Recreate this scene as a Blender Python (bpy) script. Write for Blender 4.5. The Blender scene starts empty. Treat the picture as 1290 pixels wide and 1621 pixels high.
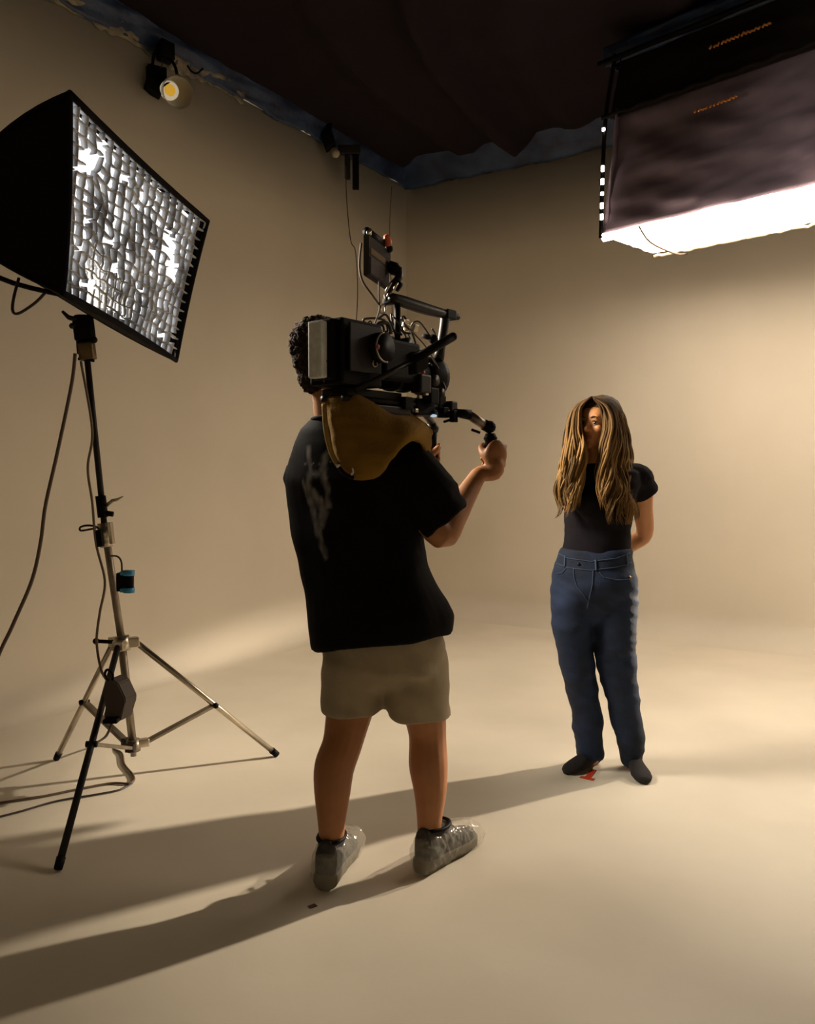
import bpy, bmesh, math, random
import numpy as np
from mathutils import Vector, Matrix, noise
from mathutils.bvhtree import BVHTree
random.seed(7)
S = bpy.context.scene
COL = S.collection
V = Vector
# ------------------------------------------------------------------ camera
FPX = 1330.0; TH = math.atan(65.5 / FPX); H = 1.32
cd = bpy.data.cameras.new('camera'); cam = bpy.data.objects.new('camera', cd); COL.objects.link(cam)
cam.location = (0, 0, H); cam.rotation_euler = (math.pi / 2 - TH, 0, 0)
cd.sensor_fit = 'HORIZONTAL'; cd.sensor_width = 36; cd.lens = FPX / 1290 * 36; cd.clip_start = .05
S.camera = cam
# ------------------------------------------------------------------ world, lights, exposure
w = bpy.data.worlds.new('world'); S.world = w; w.use_nodes = True
w.node_tree.nodes['Background'].inputs[0].default_value = (1.0, .78, .47, 1)
w.node_tree.nodes['Background'].inputs[1].default_value = .20
S.view_settings.view_transform = 'Standard'; S.view_settings.look = 'None'
S.view_settings.gamma = 1; S.view_settings.exposure = 0.3
try: S.view_settings.use_curve_mapping = False
except Exception: pass

def light(name, kind, loc, target, energy, color, **k):
    d = bpy.data.lights.new(name, kind); d.energy = energy; d.color = color
    for a, b in k.items(): setattr(d, a, b)
    o = bpy.data.objects.new(name, d); COL.objects.link(o); o.location = loc
    o.rotation_euler = (V(target) - V(loc)).to_track_quat('-Z', 'Y').to_euler()
    return o
# hard key standing to the right of the frame: throws the long shadows across the floor
# (a studio flood with its top door closed down: the beam stops just below the horizontal and thins out towards its foot)
key = light('key_lamp', 'SPOT', (3.25, 4.93, 1.72), (-1.50, 3.38, 1.72), 1350, (1, .85, .66), spot_size=math.radians(150), spot_blend=.6, shadow_soft_size=.045)
key.data.use_nodes = True; kt = key.data.node_tree; kn = kt.nodes; em = kn['Emission']
tcn = kn.new('ShaderNodeTexCoord'); sp = kn.new('ShaderNodeSeparateXYZ'); kt.links.new(tcn.outputs['Normal'], sp.inputs[0])
ramp = kn.new('ShaderNodeValToRGB'); mr = kn.new('ShaderNodeMapRange')
mr.inputs['From Min'].default_value = -1; mr.inputs['From Max'].default_value = 1
kt.links.new(sp.outputs['Y'], mr.inputs['Value']); kt.links.new(mr.outputs[0], ramp.inputs['Fac'])
def el(a): return (math.sin(math.radians(a)) + 1) / 2
cr_ = ramp.color_ramp; cr_.elements[0].position = el(-45); cr_.elements[0].color = (.02, .02, .02, 1)
cr_.elements[1].position = el(-11); cr_.elements[1].color = (0, 0, 0, 1)
for a_, v_ in ((-33, .10), (-26, .38), (-20, 1.0), (-17.2, .04)):
    e_ = cr_.elements.new(el(a_)); e_.color = (v_, v_, v_, 1)
mm = kn.new('ShaderNodeMath'); mm.operation = 'MULTIPLY'; mm.inputs[1].default_value = 1.0
rx = kn.new('ShaderNodeValToRGB'); mx_ = kn.new('ShaderNodeMapRange'); mx_.inputs['From Min'].default_value = -1; mx_.inputs['From Max'].default_value = 1
kt.links.new(sp.outputs['X'], mx_.inputs['Value']); kt.links.new(mx_.outputs[0], rx.inputs['Fac'])
rx.color_ramp.elements[0].position = .24; rx.color_ramp.elements[0].color = (.15, .15, .15, 1); rx.color_ramp.elements[1].position = .84; rx.color_ramp.elements[1].color = (.08, .08, .08, 1)
for p_ in (.42, .54):
    e_ = rx.color_ramp.elements.new(p_); e_.color = (1, 1, 1, 1)
kt.links.new(rx.outputs['Color'], mm.inputs[1])
kt.links.new(ramp.outputs['Color'], mm.inputs[0]); kt.links.new(mm.outputs[0], em.inputs['Strength'])
# the lamp inside the left softbox, between its diffuser and its fabric grid (the grid narrows its beam)
light('softbox_lamp', 'AREA', (-1.105, 3.48, 2.25), (.6, 3.15, 1.9), 42, (1, .90, .74), shape='RECTANGLE', size=.62, size_y=.6, spread=math.radians(95))
# (the strip softbox at the right is lit by its own glowing diffuser, built below)

# ------------------------------------------------------------------ helpers
def ray(px, py):
    u = (px - 645) / FPX; v = (810.5 - py) / FPX
    return V((u, math.cos(TH) + v * math.sin(TH), -math.sin(TH) + v * math.cos(TH)))
def at(px, py, Y):
    r = ray(px, py); return V((0, 0, H)) + r * (Y / r.y)
def onfloor(px, py, z=0.0):
    r = ray(px, py); return V((0, 0, H)) + r * ((z - H) / r.z)

def mat(name, col, rough=.6, metal=0, var=0, vscale=8, bump=0, bscale=30, col2=None, emit=None, estr=0, trans=0, sheen=0, spec=.5, alpha=None, attr=None, sss=0, stretch=None):
    m = bpy.data.materials.new(name); m.use_nodes = True; nt = m.node_tree; N = nt.nodes; L = nt.links
    b = N['Principled BSDF']; c4 = (*col, 1)
    b.inputs['Base Color'].default_value = c4; b.inputs['Roughness'].default_value = rough
    b.inputs['Metallic'].default_value = metal; b.inputs['Specular IOR Level'].default_value = spec
    tc = N.new('ShaderNodeTexCoord'); vec = tc.outputs['Object']
    if stretch:
        mp = N.new('ShaderNodeMapping'); mp.inputs['Scale'].default_value = stretch
        L.new(vec, mp.inputs['Vector']); vec = mp.outputs['Vector']
    if attr:
        a = N.new('ShaderNodeAttribute'); a.attribute_name = attr; L.new(a.outputs['Color'], b.inputs['Base Color'])
    if var or col2:
        n = N.new('ShaderNodeTexNoise'); n.inputs['Scale'].default_value = vscale; n.inputs['Detail'].default_value = 5
        L.new(vec, n.inputs['Vector'])
        r = N.new('ShaderNodeValToRGB'); r.color_ramp.elements[0].position = .35; r.color_ramp.elements[1].position = .65
        c2 = col2 or tuple(min(1, x * (1 + var)) for x in col); c1 = col if col2 else tuple(x * (1 - var) for x in col)
        r.color_ramp.elements[0].color = (*c1, 1); r.color_ramp.elements[1].color = (*c2, 1)
        L.new(n.outputs['Fac'], r.inputs['Fac'])
        if attr:
            mx = N.new('ShaderNodeMixRGB'); mx.blend_type = 'MULTIPLY'; mx.inputs[0].default_value = 1
            L.new(a.outputs['Color'], mx.inputs[1]); L.new(r.outputs['Color'], mx.inputs[2]); L.new(mx.outputs[0], b.inputs['Base Color'])
        else: L.new(r.outputs['Color'], b.inputs['Base Color'])
    if bump:
        n2 = N.new('ShaderNodeTexNoise'); n2.inputs['Scale'].default_value = bscale; n2.inputs['Detail'].default_value = 6
        L.new(vec, n2.inputs['Vector'])
        bp = N.new('ShaderNodeBump'); bp.inputs['Strength'].default_value = bump; bp.inputs['Distance'].default_value = .01
        L.new(n2.outputs['Fac'], bp.inputs['Height']); L.new(bp.outputs['Normal'], b.inputs['Normal'])
    if emit:
        b.inputs['Emission Color'].default_value = (*emit, 1); b.inputs['Emission Strength'].default_value = estr
    if trans: b.inputs['Transmission Weight'].default_value = trans
    if sheen: b.inputs['Sheen Weight'].default_value = sheen
    if alpha is not None: b.inputs['Alpha'].default_value = alpha
    if sss:
        b.inputs['Subsurface Weight'].default_value = sss; b.inputs['Subsurface Radius'].default_value = (.01, .004, .002)
    return m

def tag(o, label=None, cat=None, group=None, kind=None):
    if label: o['label'] = label
    if cat: o['category'] = cat
    if group: o['group'] = group
    if kind: o['kind'] = kind
    return o
def empty(name, loc, label, cat, group=None):
    o = bpy.data.objects.new(name, None); COL.objects.link(o); o.location = loc; o.empty_display_size = .05
    bpy.context.view_layer.update()
    return tag(o, label, cat, group)
def obj(name, bm, m, parent=None, smooth=True, loc=None):
    bmesh.ops.recalc_face_normals(bm, faces=bm.faces[:])
    me = bpy.data.meshes.new(name); bm.to_mesh(me); bm.free()
    return link(name, me, m, parent, smooth)
def link(name, me, m, parent=None, smooth=True):
    for p in me.polygons: p.use_smooth = smooth
    if m: me.materials.clear(); me.materials.append(m)
    o = bpy.data.objects.new(name, me); COL.objects.link(o)
    if parent is not None:
        me.transform(Matrix.Translation(-wloc(parent))); o.parent = parent
    else:
        c = sum((v.co for v in me.vertices), V()) / max(1, len(me.vertices))
        c.z = min(v.co.z for v in me.vertices)
        me.transform(Matrix.Translation(-c)); o.location = c
    return o
def wloc(o):
    l = V(o.location)
    while o.parent: o = o.parent; l += V(o.location)
    return l
def BM(): return bmesh.new()
def basis(z, hint=V((0, 0, 1))):
    z = z.normalized()
    if abs(z.dot(hint)) > .97: hint = V((1, 0, 0))
    x = hint.cross(z).normalized(); return x, z.cross(x), z
def sphere(bm, c, r, s=2):
    M = Matrix.Translation(c) @ (Matrix.Diagonal((*r, 1)) if hasattr(r, '__len__') else Matrix.Scale(r, 4))
    bmesh.ops.create_icosphere(bm, subdivisions=s, radius=1, matrix=M)
def ell(bm, c, ax, s=2):
    """ellipsoid with three axis vectors"""
    M = Matrix(((ax[0].x, ax[1].x, ax[2].x, c.x), (ax[0].y, ax[1].y, ax[2].y, c.y), (ax[0].z, ax[1].z, ax[2].z, c.z), (0, 0, 0, 1)))
    bmesh.ops.create_icosphere(bm, subdivisions=s, radius=1, matrix=M)
def loft(bm, rings, n=24, ex=2.0, cap=True):
    """rings: (centre, uvec, vvec) -> closed superelliptic tube"""
    R = []
    for rg in rings:
        c, u, v = rg[:3]; vs = []
        for i in range(n):
            a = 2 * math.pi * i / n; ca, sa = math.cos(a), math.sin(a)
            x = math.copysign(abs(ca) ** (2 / ex), ca); y = math.copysign(abs(sa) ** (2 / ex), sa)
            vs.append(bm.verts.new(c + u * x + v * y))
        R.append(vs)
    for a, b in zip(R, R[1:]):
        for i in range(n): bm.faces.new((a[i], a[(i + 1) % n], b[(i + 1) % n], b[i]))
    if cap: bm.faces.new(R[0][::-1]); bm.faces.new(R[-1])
def cr(P, k=6):
    """Catmull-Rom through points (any tuples of floats/vectors flattened)"""
    out = []; n = len(P)
    for i in range(n - 1):
        p0, p1, p2, p3 = P[max(i - 1, 0)], P[i], P[i + 1], P[min(i + 2, n - 1)]
        for j in range(k):
            t = j / k
            out.append(.5 * ((2 * p1) + (p2 - p0) * t + (2 * p0 - 5 * p1 + 4 * p2 - p3) * t * t + (3 * p1 - p0 - 3 * p2 + p3) * t ** 3))
    out.append(P[-1]); return out
def tube(bm, P, r, n=8, k=0, cap=True):
    if k: 
        if hasattr(r, '__len__'): r = [float(x) for x in cr([V((q, 0, 0)) for q in r], k) for x in [x[0]]]
        P = cr(P, k)
    if not hasattr(r, '__len__'): r = [r] * len(P)
    rings = []; hint = V((0, 0, 1)); px = None
    for i, p in enumerate(P):
        d = (P[min(i + 1, len(P) - 1)] - P[max(i - 1, 0)])
        if d.length < 1e-9: d = V((0, 0, 1))
        d.normalize()
        if px is None: x, y, _ = basis(d)
        else:
            x = (px - d * px.dot(d)); x = x.normalized() if x.length > 1e-6 else basis(d)[0]; y = d.cross(x)
        px = x; rings.append((p, x * r[i], y * r[i]))
    loft(bm, rings, n, cap=cap)
def limb(bm, pts):
    """tapered chain with round joints for remeshing: pts (p, r)"""
    tube(bm, [p for p, r in pts], [r for p, r in pts], 16, k=4)
    for p, r in (pts[0], pts[-1]): sphere(bm, p, r)
def box(bm, c, x, y, z, bev=0):
    """box with half vectors"""
    vs = [bm.verts.new(c + x * i + y * j + z * k) for i in (-1, 1) for j in (-1, 1) for k in (-1, 1)]
    fs = [bm.faces.new([vs[i] for i in q]) for q in ((0, 1, 3, 2), (4, 6, 7, 5), (0, 4, 5, 1), (2, 3, 7, 6), (0, 2, 6, 4), (1, 5, 7, 3))]
    if bev:
        es = list({e for f in fs for e in f.edges})
        bmesh.ops.bevel(bm, geom=es, offset=bev, segments=2, affect='EDGES', profile=.6)
def cyl(bm, a, b, r, r2=None, n=16): tube(bm, [a, b], [r, r if r2 is None else r2], n)
def remesh(bm, vox, smooth=3, fac=.6):
    bmesh.ops.recalc_face_normals(bm, faces=bm.faces[:])
    me = bpy.data.meshes.new('tmp'); bm.to_mesh(me); bm.free()
    o = bpy.data.objects.new('tmp', me); COL.objects.link(o)
    m = o.modifiers.new('r', 'REMESH'); m.mode = 'VOXEL'; m.voxel_size = vox
    if smooth: s = o.modifiers.new('s', 'SMOOTH'); s.iterations = smooth; s.factor = fac
    dg = bpy.context.evaluated_depsgraph_get(); ev = o.evaluated_get(dg)
    out = bpy.data.meshes.new_from_object(ev); bpy.data.objects.remove(o); bpy.data.meshes.remove(me)
    return out
def displace(me, fn):
    nv = len(me.vertices); N_ = [v.normal.copy() for v in me.vertices]
    for v, n in zip(me.vertices, N_):
        v.co += n * fn(v.co, n)
    me.update()
def fold(p, sc, seed=0): return noise.noise(V((p.x * sc[0] + seed, p.y * sc[1] + seed, p.z * sc[2])))
def colattr(me, name, fn):
    a = me.color_attributes.new(name, 'FLOAT_COLOR', 'POINT')
    for i, v in enumerate(me.vertices): a.data[i].color = (*fn(v.co, v.normal), 1)

# ------------------------------------------------------------------ materials
M = {}
M['cyc'] = mat('cyclorama_paint', (.72, .645, .53), .75, var=.03, vscale=1.3, bump=.04, bscale=60)
M['floor'] = mat('floor_paint', (.74, .665, .54), .6, var=.05, vscale=1.6, bump=.05, bscale=25)
M['black_cloth'] = mat('black_cloth', (.015, .010, .0125), .95, bump=.2, bscale=60, spec=.1)
M['tarp'] = mat('blue_tarp', (.005, .012, .042), .5, col2=(.026, .050, .115), vscale=6, bump=.5, bscale=14)
M['paper'] = mat('torn_paper', (.30, .24, .15), .8, col2=(.05, .06, .08), vscale=11, bump=.4, bscale=30)
M['black'] = mat('black_plastic', (.005, .004, .005), .55, bump=.05, spec=.09)
M['dark'] = mat('dark_metal', (.016, .013, .012), .45, spec=.22)
M['steel'] = mat('chrome_steel', (.55, .48, .38), .28, metal=.9, var=.1, vscale=14)
M['steel_dull'] = mat('dull_steel', (.30, .25, .19), .42, metal=.7, var=.15, vscale=20)
M['silver'] = mat('silver_plastic', (.72, .72, .70), .6, var=.12, vscale=40)
M['cable'] = mat('cable_rubber', (.10, .065, .04), .6)
M['cable_black'] = mat('cable_black_rubber', (.02, .015, .013), .5)
M['orange'] = mat('orange_plastic', (.65, .12, .03), .45)
M['red'] = mat('red_tape', (.72, .07, .02), .5)
M['blue'] = mat('blue_plastic', (.05, .30, .55), .4)
M['mustard'] = mat('mustard_canvas', (.21, .112, .018), .95, var=.12, vscale=10, bump=.35, bscale=120, spec=.1)
M['strip_cloth'] = mat('grey_violet_cloth', (.15, .112, .14), .9, var=.12, spec=.15, vscale=5, bump=.3, bscale=9)
M['strip_dark'] = mat('brown_black_cloth', (.010, .007, .006), .9, spec=.1, bump=.2, bscale=20)

# ------------------------------------------------------------------ the setting
LD = V((.530, .848, 0)); RD = V((.848, -.530, 0))      # along left wall (away), along right wall (to the right)
CO = V((-.01, 7.95, 0))                                  # corner
WH = 3.95
bm = BM()
nx = 60
g = [[bm.verts.new(CO - LD * (14 * i / nx - .05) + RD * (13 * j / nx - .05)) for j in range(nx + 1)] for i in range(nx + 1)]
for i in range(nx):
    for j in range(nx): bm.faces.new((g[i][j], g[i + 1][j], g[i + 1][j + 1], g[i][j + 1]))
fl_ = obj('floor', bm, M['floor']); tag(fl_, kind='structure')
def wall(name, along, inward, length):
    """painted wall with a small cove at its foot"""
    bm = BM(); prof = [(.22 - .22 * math.sin(a), .22 - .22 * math.cos(a)) for a in [math.pi / 2 * k / 8 for k in range(9)]]
    prof = [(.34, -.002)] + [(x, z + .001) for x, z in prof] + [(0, z) for z in (.8, 1.6, 2.4, 3.2, WH)] + [(-.12, WH), (-.12, 0)]
    cols = []
    for k in range(31):
        s = length * k / 30
        cols.append([bm.verts.new(CO + along * (max(s, x) if k == 0 else s) + inward * x + V((0, 0, z))) for x, z in prof])
    # mitre at the corner: each profile point meets its twin on the diagonal
    for a, b in zip(cols, cols[1:]):
        for i in range(len(prof) - 1): bm.faces.new((a[i], b[i], b[i + 1], a[i + 1]))
    return tag(obj(name, bm, M['cyc']), kind='structure')
wall('wall_left', -LD, RD, 13.5)
wall('wall_right', RD, -LD, 12.0)

# ceiling: black cloth sagging in long folds
bm = BM(); n1, n2 = 150, 130
def ceil_z(a, b):
    p = CO - LD * a + RD * b
    z = 4.13 - .05 * math.sin(a * .9 + 1)
    # long curved folds
    q = p.x * .95 + .12 * (p.y - 5) ** 2 * .35
    for (c0, wd, h) in ((.05, .09, .20), (-.55, .12, .09), (.62, .14, .08), (1.6, .2, .10), (-1.5, .16, .08), (2.6, .15, .08)):
        cx = c0 + .10 * (6.2 - p.y) ** 2 * (-.25) + .28 * max(0, p.y - 5.0) ** 1.6
        z -= h * math.exp(-((p.x - cx) / wd) ** 2)
    z += .05 * noise.noise(V((p.x * 1.2, p.y * .8, 3))) + .015 * noise.noise(V((p.x * 4, p.y * 4, 1)))
    e = min(a, b); 
    if e < .35: z = z * (e / .35) + (4.06 if b < a else 4.12) * (1 - e / .35)
    return z
g = [[None] * (n2 + 1) for _ in range(n1 + 1)]
for i in range(n1 + 1):
    for j in range(n2 + 1):
        a = 13 * (i / n1) ** 1.25; b = 11 * (j / n2) ** 1.25
        p = CO - LD * a + RD * b; g[i][j] = bm.verts.new((p.x, p.y, ceil_z(a, b)))
for i in range(n1):
    for j in range(n2): bm.faces.new((g[i][j], g[i + 1][j], g[i + 1][j + 1], g[i][j + 1]))
tag(obj('ceiling', bm, M['black_cloth']), kind='structure')

def tarp(along, inward, L, z0, z1, inset, ragged, m, seed, name, label, off=.02, s0=0):
    bm = BM(); n = int(L * 26); rows = 9; G = []
    for i in range(n + 1):
        s = s0 + (L - s0) * i / n; rr = ragged * (.5 + .5 * noise.noise(V((s * 3, seed, 0))) + .6 * abs(noise.noise(V((s * 11, seed, 4)))))
        col = []
        for j in range(rows + 1):
            t = j / rows; z = (z0 - rr) * (1 - t) + z1 * t
            ins = off + inset * t ** 1.5 + .035 * (1 - abs(2 * t - 1)) * (noise.noise(V((s * 5 + t * 4, seed, t * 3))) + .6)
            col.append(bm.verts.new(CO + along * s + inward * ins + V((0, 0, z))))
        G.append(col)
    for a, b in zip(G, G[1:]):
        for j in range(rows): bm.faces.new((a[j], b[j], b[j + 1], a[j + 1]))
    o = obj(name, bm, m); md = o.modifiers.new('t', 'SOLIDIFY'); md.thickness = .006
    return tag(o, label, 'tarp')
tarp(RD, -LD, 8, 3.95, 4.16, .34, .05, M['tarp'], 3, 'tarp', 'wide crumpled blue plastic sheet along the top of the right wall')
tarp(-LD, RD, 10, 3.965, 4.13, .08, .05, M['tarp'], 9, 'tarp', 'narrow ragged blue plastic edging along the top of the left wall')
o = tarp(-LD, RD, 8.5, 3.965, 4.06, .03, .08, M['paper'], 21, 'torn_paper', 'torn pale masking paper along the far left top of the wall', off=.008, s0=2.2); o['category'] = 'paper'

# red and dark tape marks on the floor
def tape(name, pts, wd, m, label):
    bm = BM()
    for a, b in pts:
        d = (b - a).normalized(); s = V((-d.y, d.x, 0)) * wd
        box(bm, (a + b) / 2 + V((0, 0, .0015)), (b - a) / 2, s, V((0, 0, .001)))
    return tag(obj(name, bm, m, smooth=False), label, 'tape')
tape('tape_mark', [(onfloor(940, 1219), onfloor(929, 1233)), (onfloor(919, 1230), onfloor(940, 1235))], .012, M['red'], 'red T-shaped tape mark on the floor at the feet of the person in jeans')
tape('tape_scrap', [(onfloor(489, 1437), onfloor(500, 1433))], .008, mat('dark_tape', (.08, .02, .015), .6), 'small dark red scrap of tape on the floor behind the left overshoe')

# ------------------------------------------------------------------ strip softbox hung over the right
def strip_box():
    h = 1.52; kk = h / 1.33; zb = 1.32 + h - .045 * kk
    N1 = V((.813 * h, 3.547 * h, 0)); D = V((.605, -.624, 0)).normalized(); W = V((D.y * -1, D.x, 0)).normalized()  # W: away from camera
    W = V((.566, .824, 0)); W = (W - D * W.dot(D)).normalized(); L = 2.3; wd = .56
    root = empty('strip_softbox', N1 + V((0, 0, zb)), 'long dark cloth strip softbox with glowing underside hanging at upper right', 'softbox')
    def P(s, t, z): return N1 + D * s * kk + W * t * kk + V((0, 0, zb + (z - zb) * kk))
    # cloth side panels
    bm = BM()
    def panel(bm, f, nu, nv, amp, seed):
        G = [[None] * (nv + 1) for _ in range(nu + 1)]
        for i in range(nu + 1):
            for j in range(nv + 1):
                u, v = i / nu, j / nv; p, nrm = f(u, v)
                e = min(1, 6 * min(u, 1 - u, v, 1 - v) + .15)
                d = amp * e * (noise.noise(V((u * 3 * L + v * 5, v * 4 - u * 4, seed))) + .5 * abs(noise.noise(V((u * 7 - v * 6, v * 9 + u * 7, seed + 4)))))
                G[i][j] = bm.verts.new(p + nrm * d * 1.6)
        for i in range(nu):
            for j in range(nv): bm.faces.new((G[i][j], G[i + 1][j], G[i + 1][j + 1], G[i][j + 1]))
    zt = zb + .66; zt2 = zb + 1.0
    lean = .10
    panel(bm, lambda u, v: (P(u * L + .05 * v, lean * v * .6, zb + .02 + (zt - zb) * v), -W), 90, 30, .035, 1)
    panel(bm, lambda u, v: (P(.02 + .05 * v, u * wd, zb + .02 + (zt - zb) * v), -D), 20, 30, .02, 5)
    panel(bm, lambda u, v: (P(u * L, wd - lean * v * .6, zb + .02 + (zt - zb) * v), W), 60, 20, .03, 8)
    panel(bm, lambda u, v: (P(L, u * wd, zb + .02 + (zt - zb) * v), D), 20, 20, .02, 12)
    o = obj('side_cloth', bm, M['strip_cloth'], root); md = o.modifiers.new('t', 'SOLIDIFY'); md.thickness = .008
    # upper hood
    bm = BM()
    panel(bm, lambda u, v: (P(u * L + .03 + .04 * v, .02 + .04 * v, zt - .02 + (zt2 - zt) * v), -W), 60, 12, .02, 15)
    panel(bm, lambda u, v: (P(.04 + .04 * v, .03 + u * (wd - .06), zt - .02 + (zt2 - zt) * v), -D), 14, 12, .02, 16)
    panel(bm, lambda u, v: (P(u * L, wd - .05, zt - .02 + (zt2 - zt) * v), W), 40, 12, .02, 17)
    panel(bm, lambda u, v: (P(u * L, v * (wd - .06) + .03, zt2), V((0, 0, 1))), 40, 8, .02, 18)
    o = obj('hood', bm, M['strip_dark'], root); o['label'] = 'brown black upper hood'; md = o.modifiers.new('t', 'SOLIDIFY'); md.thickness = .008
    # seam roll between hood and side
    bm = BM(); tube(bm, [P(-.01 + .02 * i * L / 2, -.012 + .01 * math.sin(i), zt - .01) for i in range(int(L / .02 / L * 2) + 1)], .014, 8)
    obj('seam', bm, M['strip_dark'], root)
    # blue edging along the top
    bm = BM()
    panel(bm, lambda u, v: (P(u * L - .02, .0 - .02 * v + .04 , zt2 - .06 + .10 * v), -W), 70, 6, .03, 22)
    panel(bm, lambda u, v: (P(-.0, .03 + u * .3, zt2 - .06 + .10 * v), -D), 10, 6, .02, 25)
    o = obj('edging', bm, M['tarp'], root); o['label'] = 'crumpled blue plastic edging'; md = o.modifiers.new('t', 'SOLIDIFY'); md.thickness = .01
    # top pole
    bm = BM(); cyl(bm, P(-.04, 0, zt2 - .05), P(L, 0, zt2 - .05), .016); obj('frame_pole', bm, M['black'], root)
    # diffuser: bulging lit cloth
    bm = BM(); nu, nv = 110, 18; G = [[None] * (nv + 1) for _ in range(nu + 1)]
    for i in range(nu + 1):
        for j in range(nv + 1):
            u, v = i / nu, j / nv
            e = min(1, 8 * min(u * 2, (1 - u) * 2, v, 1 - v))
            sag = .035 * e + .018 * e * noise.noise(V((u * 16, v * 4, 3))) + .010 * noise.noise(V((u * 60, v * 9, 5)))
            G[i][j] = bm.verts.new(P(u * L - .015, v * wd, zb + .02 - sag))
    for i in range(nu):
        for j in range(nv): bm.faces.new((G[i][j], G[i + 1][j], G[i + 1][j + 1], G[i][j + 1]))
    df = mat('lit_diffuser', (.85, .8, .7), .7, emit=(1, .855, .69), estr=11)
    o = obj('diffuser', bm, df, root); o['label'] = 'glowing white diffuser cloth'
    # lit lip of the diffuser turned up on the near side
    bm = BM(); G = []
    for i in range(111):
        u = i / 110; s = u * L - .01; hgt = .006 + .010 * noise.noise(V((u * 12, 1, 1)))
        G.append([bm.verts.new(P(s, -.012, zb + .015 + hgt)), bm.verts.new(P(s, -.02 - .008 * noise.noise(V((u * 40, 2, 0))), zb + .01)), bm.verts.new(P(s, .02, zb - .015))])
    for a, b in zip(G, G[1:]):
        for j in range(2): bm.faces.new((a[j], b[j], b[j + 1], a[j + 1]))
    obj('diffuser_lip', bm, df, root)
    bm = BM(); tube(bm, [P(.24, -.03, zb + .01), P(.235, .1, zb - .05), P(.22, .4, zb - .055), P(.20, wd + .01, zb - .02)], .006, 6, k=4)
    obj('strap', bm, M['cable'], root)
    # wrinkled far hem
    bm = BM(); tube(bm, [P(L * i / 80, wd - .012 + .008 * math.sin(i * 1.7), zb - .005 + .012 * noise.noise(V((i * .6, 0, 0)))) for i in range(81)], .010, 6)
    obj('hem', bm, mat('hem_cloth', (.5, .42, .28), .8), root)
    # lamp tray closing the top of the light chamber
    bm = BM(); box(bm, P(L / 2, wd / 2, zb + .30), D * (L / 2 - .05) * kk, W * (wd / 2 - .05) * kk, V((0, 0, .02)), .005); obj('lamp_tray', bm, M['black'], root)
    bm = BM(); tube(bm, [P(-.006, -.012, zb), P(.0, -.012, zb + .3), P(.01, .0, zt), P(.05, .03, zt2)], .013, 8, k=4); obj('edge_piping', bm, M['black'], root)
    # bright gaps along the end edge
    for z in (.58, .37, .30, .235, .17, .11):
        bm = BM(); box(bm, P(.003 + .012 * z, -.022, zb + z), D * .009, W * .006, V((0, 0, .010 if z > .4 or z == .235 else .018)), .002)
        o = obj('edge_gap', bm, df, root)
    # small orange labels
    for (s, z, ln, seed) in ((.62, .79, .30, 2), (.55, .50, .20, 6)):
        bm = BM(); random.seed(seed); x = 0
        while x < ln:
            hh = random.uniform(.010, .02)
            off = -.03 if z < .6 else -.02
            a = P(s + x, off - .012, zb + z - .0 + x * .03); b = a + D * .010 + V((0, 0, hh))
            cyl(bm, a, b,   .006, n=6)
            if random.random() < .7: cyl(bm, b, b + D * .012 - V((0, 0, hh * .6)), .006, n=6)
            x += .02
        o = obj('lettering', bm, mat('orange_print', (.45, .16, .03), .7), root); o['label'] = 'small illegible orange lettering'
    # hanging chains/cords up to the ceiling
    for s in (.35, 1.9):
        bm = BM(); cyl(bm, P(s, .3, zt2), P(s, .3, 4.2), .006, n=6); obj('hanging_cord', bm, M['black'], root)
strip_box(); random.seed(11)

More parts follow.
